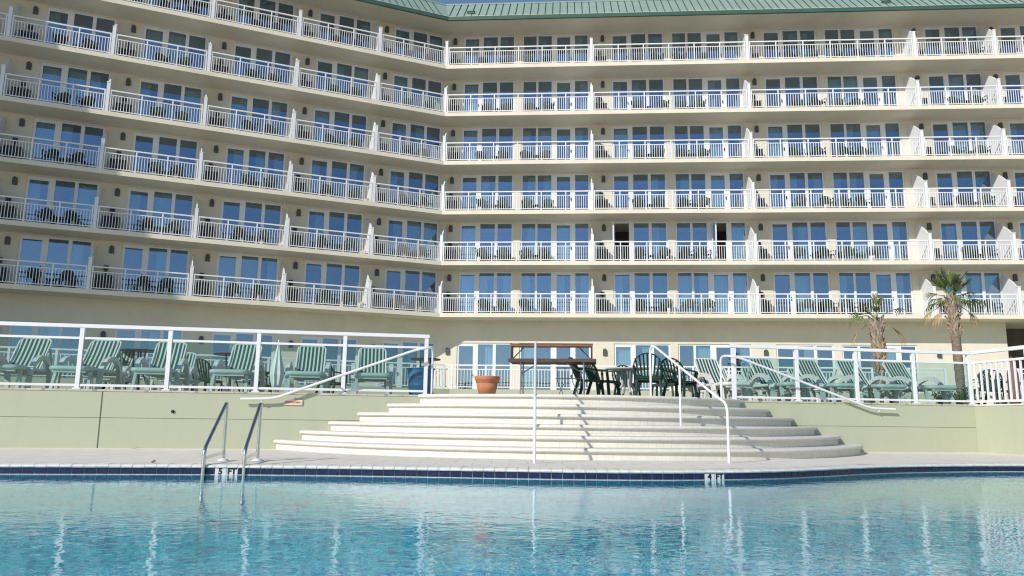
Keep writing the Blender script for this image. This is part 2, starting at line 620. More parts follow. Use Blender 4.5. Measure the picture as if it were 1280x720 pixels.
WM = {}
for pt, P in (('A', PAT_A), ('C', PAT_C)):
    for gi in range(len(P[0])):
        for zt, lv in ((2.56, 'up'), (2.86, 'ground')):
            fr, gl, door = make_window(P[0][gi], P[1][gi], zt)
            h = MB()
            a, b = door[0]
            hx = b + 0.05
            h.box(hx - 0.02, hx + 0.02, D + 0.02, D + 0.05, 0.95, 1.15)
            h.box(hx - 0.09, hx + 0.02, D - 0.005, D + 0.018, 1.06, 1.09)
            WM[pt, gi, lv] = (fr.mesh('window', M['frame']), gl.mesh('glass', M['winglass']), h.mesh('door_handle', M['blackmetal']))
        fr, gl, door = make_window(P[0][gi], P[1][gi], 2.56, True)
        panes_ = []
        for a, b, isd in P[1][gi]:
            if not isd:
                g1 = MB()
                g1.box(a, b, D + 0.08, D + 0.09, 0.07, 2.48)
                panes_.append(g1.mesh('glass', M['winglass']))
        WM[pt, gi, 'open'] = (fr.mesh('window', M['frame']), panes_, door[0])
LEAF = make_leaf(0, 0.8, 2.48)
LEAFM = (LEAF[0].mesh('door', M['frame']), LEAF[1].mesh('glass', M['winglass']))


def curtain_mesh(w, h):
    rows = []
    n = 28
    for z in (0.0, h):
        rows.append([(w * i / n, 0.035 * math.sin(i * 1.9) + 0.01 * math.sin(i * 3.3), z) for i in range(n + 1)])
    mb = MB()
    mb.sheet(rows)
    return mb.mesh('curtain', M['curtain'])


CURT = {k: curtain_mesh(k, 2.38) for k in (0.45, 0.8)}
CURTG = {k: curtain_mesh(k, 2.7) for k in (0.45, 0.8)}

# railing meshes ------------------------------------------------------------
def railing(x0, x1):
    mb = MB()
    mb.box(x0, x1, -0.035, 0.035, 1.03, 1.09)
    mb.box(x0, x1, -0.02, 0.02, 0.81, 0.85)
    mb.box(x0, x1, -0.02, 0.02, 0.06, 0.10)
    n = max(1, round((x1 - x0) / 1.44))
    st = (x1 - x0) / n
    for i in range(n + 1):
        x = min(max(x0 + i * st, x0 + 0.03), x1 - 0.03)
        mb.box(x - 0.028, x + 0.028, -0.03, 0.03, 0.0, 1.03)
        if i < n:
            k = 11
            for j in range(1, k):
                xx = x0 + i * st + st * j / k
                mb.box(xx - 0.0135, xx + 0.0135, -0.012, 0.012, 0.10, 0.81)
    return mb


def divider():
    mb = MB()
    yz = [(1.495, 0.03), (1.495, 2.30), (1.25, 2.30), (0.80, 2.02), (0.42, 1.76), (0.10, 1.47), (0.10, 0.03)]
    t = 0.03
    n = len(yz)
    mb.add([(-t, y, z) for y, z in yz] + [(t, y, z) for y, z in yz],
           [tuple(range(n)), tuple(range(2 * n - 1, n - 1, -1))] + [(i, n + i, n + (i + 1) % n, (i + 1) % n) for i in range(n)])
    mb.box(-0.075, 0.075, -0.055, 0.097, 0.0, 1.43)
    mb.box(-0.09, 0.09, -0.07, 0.112, 1.43, 1.47)
    return mb


def lamp():
    mb = MB()
    n = 10
    pts = [(-0.10, 0.0), (0.10, 0.0)] + [(0.10 * math.cos(math.pi * k / n), 0.27 + 0.11 * math.sin(math.pi * k / n)) for k in range(n + 1)]
    m = len(pts)
    mb.add([(x, -0.10, z) for x, z in pts] + [(x * 1.08, 0.0, z) for x, z in pts],
           [tuple(range(m))] + [(i, (i + 1) % m, m + (i + 1) % m, m + i)[::-1] for i in range(m)])
    return mb


DIVM = divider().mesh('balcony_divider', M['white_far'])
LAMPM = lamp().mesh('wall_lamp', M['lamp'])
RAILM = {}


def plate(o, parent, fc, x, y, z):
    a = facets[fc][1]
    o.parent = parent
    p = fpt(fc, x, y, z) if parent is hotel else None
    o.location = hl(p)
    o.rotation_euler = (0, 0, a)


def inview(fc, x0, x1, z0, z1, m=6):
    for x in (x0, (x0 + x1) / 2, x1):
        for z in (z0, z1):
            p = project(fpt(fc, x, 0.3, z))
            if -m < p[0] < 1280 + m and -m < p[1] < 720 + m:
                return True
    return False


# furniture meshes shared by the balconies ----------------------------------
def chair_parts(sw=0.034):
    """fan-backed resin armchair, front towards -y, seat at 0.42"""
    seat = MB()
    seat.box(-0.24, 0.24, -0.25, 0.20, 0.395, 0.425)
    seat.box(-0.25, 0.25, -0.265, -0.245, 0.36, 0.424)
    back = MB()

    def bp(s, t):                              # s across, t up the back
        return (s, 0.20 + 0.20 * t, 0.42 + 0.48 * t)
    for k in range(7):
        s0 = (k - 3) * 0.055
        s1 = (k - 3) * 0.078
        tt = 1.0 - 0.022 * (k - 3) ** 2
        back.bar(bp(s0, 0.0), bp(s1, tt), sw, 0.014, (0, 1, 0))
    arc = []
    for k in range(11):
        a = math.pi * (k / 10)
        s = -0.27 * math.cos(a)
        t = 0.50 + 0.50 * math.sin(a)
        arc.append(Vector(bp(s, t)))
    for k in range(10):
        back.bar(arc[k], arc[k + 1], 0.022, 0.045, (0, 1, 0))
    back.bar(bp(-0.24, 0), bp(-0.27, 0.5), 0.03, 0.03, (0, 1, 0))
    back.bar(bp(0.24, 0), bp(0.27, 0.5), 0.03, 0.03, (0, 1, 0))
    back.bar(bp(-0.24, 0.06), bp(0.24, 0.06), 0.05, 0.02, (0, 1, 0))
    arms = []
    for s in (-1, 1):
        a = MB()
        a.bar((s * 0.27, -0.24, 0.63), (s * 0.27, 0.28, 0.66), 0.05, 0.025)
        a.bar((s * 0.27, -0.22, 0.63), (s * 0.255, -0.24, 0.40), 0.045, 0.04, (1, 0, 0))
        arms.append(a)
    legs = []
    for s in (-1, 1):
        for y, yb in ((-0.22, -0.27), (0.18, 0.29)):
            l = MB()
            l.bar((s * 0.22, y, 0.40), (s * 0.26, yb, 0.0), 0.055, 0.04, (1, 0, 0))
            legs.append(l)
    return seat, back, arms, legs


def joined(parts):
    mb = MB()
    for p in parts:
        mb.add(p.v, p.f)
    return mb


cs, cb, ca, cl = chair_parts(0.066)
BCHAIR = joined([cs, cb] + ca + cl).mesh('balcony_chair', M['greenplastic'])


def low_table():
    mb = MB()
    mb.lathe([(0.0, 0.40), (0.24, 0.40), (0.24, 0.43), (0.0, 0.43)], 14, smooth=False)
    for k in range(4):
        a = math.pi / 4 + k * math.pi / 2
        mb.bar((0.14 * math.cos(a), 0.14 * math.sin(a), 0.40), (0.2 * math.cos(a), 0.2 * math.sin(a), 0), 0.04, 0.04)
    return mb


BTABLE = low_table().mesh('side_table', M['greenplastic'])
ACM = MB()
ACM.box(-0.36, 0.36, -0.17, 0.17, 0.06, 0.86)
ACM.box(-0.30, -0.24, -0.15, 0.15, 0.0, 0.06)
ACM.box(0.24, 0.30, -0.15, 0.15, 0.0, 0.06)
ACM.box(-0.38, 0.38, -0.19, 0.19, 0.86, 0.88)
for k in range(11):
    ACM.box(-0.31, 0.31, -0.185, -0.172, 0.12 + k * 0.065, 0.155 + k * 0.065)
ACMESH = ACM.mesh('air_conditioner', M['darkbox'])
SWM = MB()
SWM.box(-0.10, 0.10, 0.19, 0.29, 1.18, 1.40)
SWM.box(-0.03, 0.03, 0.22, 0.27, 0.88, 1.18)
SWMESH = SWM.mesh('switch_box', M['blackmetal'])

# place everything along the balconies
for ui, u in enumerate(UNITS):
    fc, x0, x1, pt, off, nm = u
    P = PAT_A if pt == 'A' else PAT_C
    key = round(x1 - x0, 2)
    if key not in RAILM:
        RAILM[key] = railing(0.10, x1 - x0 - 0.10).mesh('balcony_railing', M['white_far'])
    ang = facets[fc][1]
    for r in range(6):
        z = FLOOR[r]
        if not inview(fc, x0, x1, z - 0.3, z + 2.6, 40):
            continue
        plate(link('balcony_railing', RAILM[key]), hotel, fc, x0, 0, z)
        plate(link('balcony_divider', DIVM), hotel, fc, x0, 0, z)
        lx = x0 + (0.26 if (fc == 'C' and x0 == 0) else 0.70)
        plate(link('wall_lamp', LAMPM), hotel, fc, lx, D, z + 2.02)
        for gi in range(len(P[0]) if ui != 5 else 0):
            is_open = (r == 4 and fc == 'C' and abs(x0 - 8.232) < 0.01)
            wm, gm, hm = WM[pt, gi, 'open' if is_open else 'up']
            w = link('window', wm)
            plate(w, hotel, fc, x0 + off, 0, z)
            for g_ in (gm if is_open else [gm]):
                link('glass', g_, w)
            if is_open:
                a, b = hm
                leaf = link('door', LEAFM[0], w, (a - 0.02, D + 0.02, 0), rad(-98 if gi == 0 else -88))
                link('door_glass', LEAFM[1], leaf)
                leaf['label'] = 'white glazed door standing open'
            else:
                link('door_handle', hm, w)
            for a, b, isd in P[1][gi]:
                q = random.random()
                if is_open and isd:
                    continue
                if q < 0.46:
                    k = 0.8 if q < 0.16 else 0.45
                    link('curtain', CURT[k], w, (a if random.random() < .5 else max(a, b - k), D + 0.27, 0.02))
        # furniture
        if ui == 5:
            continue
        rows_ = ROWN[r] + ' balcony row up'
        if inview(fc, x0, x0 + 1.0, z, z + 1.0, 2):
            jx = random.uniform(-0.06, 0.06)
            ax = x0 + (0.28 if (fc == 'C' and x0 == 0) else 0.55) + jx
            t = link('air_conditioner', ACMESH)
            t.location = fpt(fc, ax, D - 0.3, z)
            t.rotation_euler = (0, 0, ang)
            link('switch_box', SWMESH, t)
            tag(t, 'dark air conditioner box, %s, %s' % (nm, rows_), 'air conditioner', 'air conditioners on the balconies')
        if pt == 'A':
            spots = [(2.15, 'left'), (3.3, 'right')]
            if x1 == 0:
                spots = [(1.9, 'left'), (3.0, 'right')]
        else:
            spots = [(2.6, 'first'), (3.85, 'second'), (5.0, 'third'), (6.15, 'last')]
        for si, (sx, sn) in enumerate(spots):
            jx, jy = random.uniform(-0.18, 0.18), random.uniform(-0.1, 0.1)
            px_ = x0 + off + sx + jx
            if not inview(fc, px_ - .2, px_ + .2, z, z + 0.9, 0):
                continue
            t = link('balcony_chair', BCHAIR)
            t.location = fpt(fc, px_, 0.58 + jy, z)
            t.scale = (1.06, 1.06, 1.06)
            t.rotation_euler = (0, 0, ang + random.uniform(-0.35, 0.35))
            tag(t, 'green chair, %s of %s, %s, %s' % (sn, 'two' if pt == 'A' else 'four', nm, rows_), 'chair', 'green plastic balcony chairs')
        for ti in range(len(spots) // 2):
            if random.random() < 0.25:
                continue
            tx = x0 + off + (spots[2 * ti][0] + spots[2 * ti + 1][0]) / 2
            if not inview(fc, tx - .2, tx + .2, z, z + 0.5, 0):
                continue
            t = link('side_table', BTABLE)
            t.location = fpt(fc, tx, 0.62 + random.uniform(-.1, .1), z)
            nm2 = nm if pt == 'A' else nm.replace('bay', 'bay, %s pair,' % ('first' if ti == 0 else 'second'))
            tag(t, 'low dark table, %s, %s' % (nm2, rows_), 'table', 'low balcony tables')
    # ground floor windows and lamp
    if x1 < 31 and ui != 5:
        for gi in range(len(P[0])):
            if not inview(fc, x0 + P[0][gi][0], x0 + P[0][gi][1], G0, G0 + 2.9, 30):
                continue
            wm, gm, hm = WM[pt, gi, 'ground']
            w = link('patio_window', wm)
            plate(w, hotel, fc, x0 + off, 0, G0)
            link('glass', gm, w)
            link('door_handle', hm, w)
            for a, b, isd in P[1][gi]:
                if random.random() < 0.45:
                    k = random.choice((0.45, 0.8))
                    link('curtain', CURTG[k], w, (max(a, b - k), D + 0.27, 0.02))
        lx = x0 + (0.26 if (fc == 'C' and x0 == 0) else 0.70)
        plate(link('wall_lamp', LAMPM), hotel, fc, lx, D, G0 + 2.2)

# roof ----------------------------------------------------------------------
ZE = 22.87
hmesh('eave_soffit', ring_solid(-0.5, 4.4, FLOOR[0] + 2.63, FLOOR[0] + 2.75), M['slab'])
mb = ring_solid(-0.62, -0.502, ZE, ZE + 0.22)
hmesh('eave_gutter', mb, M['fascia'])
roof = MB()
a, b = outline(-0.56), outline(1.45)
zt0, zt1 = ZE + 0.20, 24.95
for i in range(3):
    roof.add([(a[i].x, a[i].y, zt0), (a[i + 1].x, a[i + 1].y, zt0), (b[i + 1].x, b[i + 1].y, zt1), (b[i].x, b[i].y, zt1)], [(0, 1, 2, 3)])
b2 = outline(14.0)
for i in range(3):
    roof.add([(b[i].x, b[i].y, zt1), (b[i + 1].x, b[i + 1].y, zt1), (b2[i + 1].x, b2[i + 1].y, zt1 - .3), (b2[i].x, b2[i].y, zt1 - .3)], [(0, 1, 2, 3)])
roofo = hmesh('roof', roof, M['roof'])
seam = MB()
for fc, xs0, xs1 in (('C', 0.15, 46.5), ('L', -22.8, -0.15), ('W', -25.5, -0.3)):
    x = xs0
    while x < xs1:
        ya = -0.56
        if fc == 'C' and x < 0.4:
            pass
        p = fpt(fc, x, -0.55, zt0 + 0.012)
        q = fpt(fc, x, 1.44, zt1 + 0.012)
        seam.bar(p, q, 0.035, 0.06)
        x += 0.42
seam.v = [(x - PX, y - PY, z) for x, y, z in seam.v]
seam.build('roof_seams', M['fascia'], roofo)  # darker than the roof: the seams' shadow is painted into their colour
cap = ring_solid(1.40, 1.56, zt1 - 0.02, zt1 + 0.07)
cap.v = [(x - PX, y - PY, z) for x, y, z in cap.v]
cap.build('ridge_cap', M['roof'], roofo)
for (x, y) in ((1.35, 0.0), (24.6, 0.1)):
    z = zt0 + (y + 0.56) / 2.01 * (zt1 - zt0)
    mb = MB()
    mb.box(-0.20, 0.20, -0.1, 0.08, -0.05, 0.08)
    mb.box(-0.23, 0.23, -0.12, 0.09, 0.08, 0.10)
    mb.build('roof_vent', M['fascia'], roofo, hl(fpt('C', x, y, z)))

# patio in front of the ground floor ----------------------------------------
PD = -6.8
pa, pb = outline(PD), outline(4.3)
mb = MB()
mb.prism([(p.x, p.y) for p in pa] + [(p.x, p.y) for p in reversed(pb)], -1.9, G0)
structure(mb.build('patio', M['sage']))


def patio_rail(fc, x0, x1, label):
    t = thing('patio_railing', label, 'railing', fpt(fc, x0, PD + 0.12, G0), facets[fc][1], 'patio railings in front of the hotel')
    L = x1 - x0
    n = max(1, round(L / 1.5))
    rails = MB()
    rails.box(0, L, -0.035, 0.035, 1.03, 1.09)
    rails.box(0, L, -0.02, 0.02, 0.86, 0.90)
    rails.box(0, L, -0.02, 0.02, 0.08, 0.12)
    rails.build('rail', M['white_far'], t)
    posts = MB()
    posts.box(-0.04, 0.04, -0.04, 0.04, 0, 1.03)
    pm = posts.mesh('post', M['white_far'])
    for i in range(n + 1):
        link('post', pm, t, (L * i / n, 0, 0))
    pk = MB()
    for i in range(n):
        for j in range(1, 11):
            x = L * (i + j / 11) / n
            pk.box(x - 0.0115, x + 0.0115, -0.012, 0.012, 0.12, 0.86)
    pk.build('pickets', M['white_far'], t)


patio_rail('L', -26.0, -1.9, 'white picket railing of the patio along the angled wing')
patio_rail('C', 0.2, 23.0, 'white picket railing of the patio along the straight wing')
patio_rail('C', 24.6, 33.0, 'white picket railing of the patio beyond the stair')
# little stair with a sloping rail between the two patio railings
t = thing('patio_stair', 'white stair with sloping picket rail leading down from the patio', 'stair', fpt('C', 23.3, PD - 0.05, 0.97))
mb = MB()
for k in range(5):
    mb.box(0.0, 1.2, -0.3 * (5 - k), -0.3 * (4 - k) , 0.0, 0.17 * (k + 1))
mb.build('tread', M['nosing'], t)
mb = MB()
for x in (0.0, 1.2):
    mb.bar((x, -1.5, 0.95), (x, 0.0, 1.95), 0.06, 0.05)
    mb.bar((x, -1.5, 0.25), (x, 0.0, 1.1), 0.04, 0.04)
    for k in range(11):
        f = k / 10
        mb.bar((x, -1.5 + 1.5 * f, (0.0 if k == 0 else 0.27 + 0.85 * f)), (x, -1.5 + 1.5 * f, 0.95 + 1.0 * f), 0.03 if k not in (0, 10) else 0.06, 0.03)
mb.build('stair_rail', M['white_far'], t)

# ------------------------------------------------------------------ terrace front
TH = rad(14.4)
A0 = Vector((-9.2, 12.35, 0))
DW = Vector((math.cos(TH), math.sin(TH), 0))
NW = Vector((-math.sin(TH), math.cos(TH), 0))
TZ = 0.97
UC = 18.22                                   # corner where the wall turns towards the pool


def wp(u, v, z=0.0):
    p = A0 + DW * u + NW * v
    return Vector((p.x, p.y, z))


# the terrace floor
poly = [wp(-22, 0.1), wp(UC + 0.1, 0.1), wp(UC + 0.1, -13), wp(60, -13), wp(60, 40), wp(-22, 40)]
pc = [(p.x, p.y) for p in poly]
mb = MB()
mb.prism(pc, -1.9, TZ - 0.004)
structure(mb.build('terrace', M['terracefloor']))


def wall_thing(label, u0, u1, v0, v1, marks, nm='retaining_wall'):
    t = thing(nm, label, 'wall', wp(u0, v0), TH)
    w = MB()
    w.box(0, u1 - u0, 0, v1 - v0, -0.1, TZ - 0.03)
    w.build('wall_face', M['sage'], t)
    c = MB()
    c.box(-0.0, u1 - u0, -0.012, v1 - v0, TZ - 0.03, TZ)
    c.build('wall_cap', M['terracefloor'], t)
    return t


t = wall_thing('long sage green retaining wall between pool deck and terrace with vertical joint', -22, UC, 0, 0.25, None)
j = MB()
for u in (1.48 + 22, -3.0 + 22):
    j.box(u - 0.009, u + 0.009, -0.003, 0.01, 0, TZ - 0.032)
j.box(0, UC + 22, -0.0025, 0.01, 0.497, 0.503)
j.build('wall_joint', M['joint'], t)
h = MB()
h.lathe([(0.0, 0), (0.028, 0), (0.028, 0.012), (0.0, 0.012)], 12)
h.xf(Matrix.Translation((22 + 2.62, -0.006, 0.615)) @ Matrix.Rotation(rad(90), 4, 'X'))
h.build('drain_hole', M['blackpaint'], t)
tw = thing('retaining_wall', 'sunlit sage green wall returning towards the pool below the picket railing', 'wall', wp(UC, 0), TH)
w = MB()
w.box(0, 0.25, -13, -0.001, -0.1, TZ - 0.03)
w.build('wall_face', M['sage'], tw)
w = MB()
w.box(-0.012, 0.25, -13, -0.014, TZ - 0.031, TZ - 0.001)
w.build('wall_cap', M['nosing'], tw)

# steps ---------------------------------------------------------------------
CU, CV = 9.91, 2.66
t = thing('curved_steps', 'wide fan of six ivory tiled steps curving out from terrace to pool deck', 'steps', wp(CU, 0), TH)
RS = [6.16, 5.78, 5.36, 4.94, 4.52, 4.09]
RISE = TZ / 6


def arc_pts(r, n=72, ext=0.0):
    """points of the arc of radius r on the pool side of the wall line, in the local frame of the steps (origin on wall line)"""
    lim = math.acos(min(1, CV / r)) if r > CV else 0
    lim += ext
    return [(r * math.sin(-lim + 2 * lim * i / n), CV - r * math.cos(-lim + 2 * lim * i / n)) for i in range(n + 1)]


for k in range(6):
    z1 = RISE * (k + 1) + (0.012 if k == 5 else 0)
    z0 = RISE * k if k else -0.01
    r = RS[k]
    mb = MB()
    ap = arc_pts(r)
    n = len(ap)
    ap2 = [(x, min(y, -0.003)) for x, y in ap]
    mb.add([(x, y, z0) for x, y in ap2] + [(x, y, z1 - 0.03) for x, y in ap2],
           [(i, i + 1, n + i + 1, n + i) for i in range(n - 1)], True)
    inner = RS[k + 1] - 0.05 if k < 5 else None
    if inner:
        ai = arc_pts(inner)
        mb.add([(x, min(y, -0.003), z1 - 0.002) for x, y in ap] + [(x, min(y, -0.003), z1 - 0.002) for x, y in ai],
               [(i, i + 1, n + i + 1, n + i) for i in range(n - 1)])
    else:
        m = len(ap2)
        mb.add([(x, y, z1 - 0.002) for x, y in ap2], [tuple(range(m))])
    st = mb.build('step', M['ivory'], t)
    # bullnose nosing swept along the arc
    nb = MB()
    prof = [(-0.10, 0.0), (0.02, 0.0), (0.045, -0.008), (0.056, -0.025), (0.056, -0.04), (0.045, -0.056), (0.02, -0.064), (-0.02, -0.064)]
    rows = []
    NN = 110
    lim = math.acos(min(1, CV / r)) - 0.0
    for i in range(NN + 1):
        an = -lim + 2 * lim * i / NN
        rows.append([((r + dr) * math.sin(an), min(CV - (r + dr) * math.cos(an), -0.002), z1 + dz) for dr, dz in prof])
    nb.sheet(rows)
    m = len(prof)
    nb.add(rows[0], [tuple(range(m))])
    nb.add(rows[-1], [tuple(range(m - 1, -1, -1))])
    nb.build('nosing', M['nosing'], st)

# glass railings --------------------------------------------------------------
def glass_railing(us, label, glass=True):
    u0, u1 = us[0], us[-1]
    t = thing('glass_railing', label, 'railing', wp(u0, 0.14, TZ), TH, 'glass railings on the terrace edge')
    pm = MB()
    pm.box(-0.034, 0.034, -0.034, 0.034, 0.012, 1.045)
    pm.box(-0.062, 0.062, -0.062, 0.062, 0.0, 0.025)
    pmm = pm.mesh('post', M['white'])
    for u in us:
        link('post', pmm, t, (u - u0, 0, 0))
    L = u1 - u0
    tr = MB()
    tr.box(-0.05, L + 0.05, -0.045, 0.045, 1.045, 1.095)
    tr.box(-0.045, L + 0.045, -0.036, 0.036, 1.095, 1.106)
    tr.build('top_rail', M['white'], t)
    mr = MB()
    br = MB()
    for i in range(len(us) - 1):
        a, b = us[i] - u0 + 0.034, us[i + 1] - u0 - 0.034
        mr.box(a, b, -0.022, 0.022, 0.848, 0.886)
        br.box(a, b, -0.022, 0.022, 0.05, 0.09)
        g = MB()
        g.box(a, b, -0.004, 0.004, 0.09, 0.848)
        g.build('glass_panel', M['railglass'], t)
    mr.build('middle_rail', M['white'], t)
    br.build('bottom_rail', M['white'], t)
    return t


glass_railing([-4.85, -3.38, -1.91, -0.44, 1.03, 2.45, 3.93, 5.43, 6.90][0:], 'white railing with tinted glass, six loungers behind it, ending at the bin')
glass_railing([12.97, 14.33, 15.65, 16.97, 18.29], 'white railing with tinted glass between the steps and the wall corner by the palms')
# picket railing on the returning wall
t = thing('picket_railing', 'white picket railing on the wall that returns towards the pool', 'railing', wp(UC + 0.12, 0.14, TZ), TH)
r_ = MB()
r_.box(-0.05, 0.05, -9, -0.085, 1.045, 1.115)
r_.box(-0.025, 0.025, -9, -0.05, 0.845, 0.89)
r_.box(-0.025, 0.025, -9, -0.05, 0.04, 0.085)
r_.build('rail', M['white'], t)
pm = MB()
pm.box(-0.036, 0.036, -0.036, 0.036, 0, 1.045)
pmm = pm.mesh('post', M['white'])
for k in range(1, 7):
    link('post', pmm, t, (0, -1.45 * k, 0))
pk = MB()
for k in range(62):
    y = -0.12 - 0.145 * k
    if abs((y / 1.45) - round(y / 1.45)) > 0.04:
        pk.box(-0.016, 0.016, y - 0.016, y + 0.016, 0.085, 0.845)
pk.build('pickets', M['white'], t)

# hand rails ------------------------------------------------------------------
def rounded(pts, r=0.12, n=6):
    pts = [Vector(p) for p in pts]
    out = [pts[0]]
    for i in range(1, len(pts) - 1):
        a, b, c = pts[i - 1], pts[i], pts[i + 1]
        d1, d2 = (a - b), (c - b)
        k = min(r, d1.length * 0.45, d2.length * 0.45)
        p, q = b + d1.normalized() * k, b + d2.normalized() * k
        for j in range(n + 1):
            s = j / n
            out.append(p * (1 - s) ** 2 + b * (2 * s * (1 - s)) + q * s ** 2)
    out.append(pts[-1])
    return out


def step_rail(base, top, label):
    b, tp = Vector(base), Vector(top)
    t = thing('hand_rail', label, 'handrail', b, 0, 'hand rails of the curved steps')
    l = tp - b
    l.z = 0
    dirv = l.normalized()
    pt = [(0, 0, 0), Vector((0, 0, 0.80)), dirv * 0.30 + Vector((0, 0, 0.90)), l - dirv * 0.20 + Vector((0, 0, TZ + 0.86)), l + Vector((0, 0, TZ + 0.86)), l + Vector((0, 0, TZ))]
    mb = MB()
    mb.tube(rounded(pt, 0.16), 0.020, 10)
    mb.build('rail_tube', M['white'], t)
    mid = l * 0.56
    mb = MB()
    kk = 0.90 + (TZ + 0.86 - 0.90) * 0.55
    mb.tube([mid + Vector((0, 0, RISE * 3)), mid + Vector((0, 0, kk + 0.02))], 0.018, 10)
    mb.build('post', M['white'], t)
    return t


step_rail((-0.39, 10.24, 0), (-0.50, 13.25, 0), 'white pipe hand rail running straight up the middle of the steps')
step_rail((2.23, 11.01, 0), (1.49, 13.76, 0), 'white pipe hand rail up the shaded side of the steps, near the lone white lounger')


def side_rail(u_top, u_bot, label, sgn):
    t = thing('sloping_rail', label, 'handrail', wp(u_top, -0.12, 0), TH, 'sloping hand rails fixed along the wall')
    L = abs(u_bot - u_top)
    pts = [(0, 0.30, TZ), (0, 0.30, TZ + 0.86), (0.02 * sgn, 0.0, TZ + 0.86), (0.3 * sgn, 0.0, TZ + 0.81), ((L - 0.55) * sgn, 0.0, 0.86), (L * sgn, 0.0, 0.845)]
    mb = MB()
    mb.tube(rounded(pts, 0.14), 0.023, 10)
    mb.build('rail_tube', M['white'], t)
    for f in ((L - 0.35), L * 0.55):
        z = 0.85 if f > L - 0.5 else 0.86 + (TZ + 0.81 - 0.86) * (L - 0.55 - f) / (L - 0.85)
        if z > TZ - 0.1:
            mb = MB()
            mb.tube([(f * sgn, 0.0, z), (f * sgn, 0.25, z)], 0.014, 8)
        else:
            mb = MB()
            mb.tube(rounded([(f * sgn, 0.0, z), (f * sgn, 0.03, z - 0.07), (f * sgn, 0.118, z - 0.07)], 0.04), 0.012, 8)
        mb.build('bracket', M['white'], t)


side_rail(7.02, 3.72, 'white sloping hand rail crossing in front of the loungers beside the restroom sign', -1)
side_rail(12.72, 16.30, 'white sloping hand rail crossing in front of loungers by the shaded step ends', 1)

# sign ------------------------------------------------------------------------
t = thing('restroom_sign', 'small cream wall sign with red lettering and round emblem', 'sign', wp(4.60, -0.012, 0.80), TH)
mb = MB()
mb.box(-0.15, 0.15, -0.012, 0.012, -0.045, 0.045)
mb.build('sign_board', M['signboard'], t)
mb = MB()
mb.lathe([(0, 0), (0.028, 0), (0.028, 0.014), (0, 0.014)], 16)
mb.xf(Matrix.Translation((0.0, 0.004, 0.068)) @ Matrix.Rotation(rad(90), 4, 'X'))
mb.build('emblem', M['whitetile'], t)


def text(s, size, m, parent, loc, rot=(rad(90), 0, 0), ext=0.002, name='lettering', bold=0.0):
    cu = bpy.data.curves.new(name, 'FONT')
    cu.body = s
    cu.size = size
    cu.extrude = ext
    cu.offset = bold
    cu.align_x = 'CENTER'
    cu.align_y = 'CENTER'
    cu.materials.append(m)
    tmp = bpy.data.objects.new('lettering_outline', cu)
    me = bpy.data.meshes.new_from_object(tmp)
    bpy.data.objects.remove(tmp)
    o = bpy.data.objects.new(name, me)
    COL.objects.link(o)
    o.parent = parent
    o.location = loc
    o.rotation_euler = rot
    return o


text('RESTROOMS', 0.044, M['red'], t, (-0.02, -0.0135, 0.0), bold=0.0008)
mb = MB()
mb.add([(0.118, -0.0145, -0.014), (0.138, -0.0145, 0.0), (0.118, -0.0145, 0.014), (0.118, -0.012, -0.014), (0.138, -0.012, 0.0), (0.118, -0.012, 0.014)],
       [(0, 1, 2), (0, 3, 4, 1), (1, 4, 5, 2), (2, 5, 3, 0)])
mb.build('arrow', M['red'], t)

# ------------------------------------------------------------------ pool and deck
EP = [(-30, 7.0), (-20, 7.2), (-13, 7.55), (-9.0, 7.95), (-6.21, 8.40), (-4.91, 8.68), (-3.56, 8.92), (-2.08, 9.03), (-0.6, 9.02), (0.3, 9.06), (1.31, 9.24), (2.41, 9.68), (3.26, 10.30), (4.3, 11.12), (5.51, 11.75), (6.68, 12.12), (8.6, 12.45), (12, 12.6), (17, 12.4), (26, 12.0)]


def crom(P, n=14):
    out = []
    for i in range(1, len(P) - 2):
        p0, p1, p2, p3 = [Vector((*q, 0)) for q in P[i - 1:i + 3]]
        for j in range(n):
            s = j / n
            out.append(0.5 * ((2 * p1) + (p2 - p0) * s + (2 * p0 - 5 * p1 + 4 * p2 - p3) * s * s + (3 * p1 - p0 - 3 * p2 + p3) * s ** 3))
    out.append(Vector((*P[-2], 0)))
    return out


EDGE0 = crom(EP)
# even spacing
STEP = 0.128
EDGE = [EDGE0[0]]
acc = 0
for i in range(1, len(EDGE0)):
    a, b = EDGE0[i - 1], EDGE0[i]
    seg = (b - a).length
    while acc + seg >= STEP:
        f = (STEP - acc) / seg
        a = a + (b - a) * f
        EDGE.append(a)
        seg = (b - a).length
        acc = 0
    acc += seg
ENORM = []
for i in range(len(EDGE)):
    d = (EDGE[min(i + 1, len(EDGE) - 1)] - EDGE[max(i - 1, 0)]).normalized()
    ENORM.append(Vector((-d.y, d.x, 0)))      # away from the water
WZ = -0.112
NEAR = 0.9
XL, XR = EDGE[0].x, EDGE[-1].x
n = len(EDGE)
mb = MB()                                      # deck on the far side, behind the coping, up to below the terrace
far = [e + nn * 0.28 for e, nn in zip(EDGE, ENORM)]
mb.add([(p.x, p.y, 0) for p in far] + [(p.x, max(p.y + 3, 24.0), 0) for p in far], [(i, i + 1, n + i + 1, n + i) for i in range(n - 1)])
mb.add([(XL, -14, 0), (XR, -14, 0), (XR, NEAR, 0), (XL, NEAR, 0)], [(0, 1, 2, 3)])
mb.add([(-60, -14, 0), (XL, -14, 0), (XL, 24, 0), (-60, 24, 0)], [(0, 1, 2, 3)])
mb.add([(XR, -14, 0), (60, -14, 0), (60, 24, 0), (XR, 24, 0)], [(0, 1, 2, 3)])
mb.add([(-60, -14, -2.1), (60, -14, -2.1), (60, -14, 0), (-60, -14, 0)], [(0, 1, 2, 3)])
structure(mb.build('pool_deck', M['deck']))
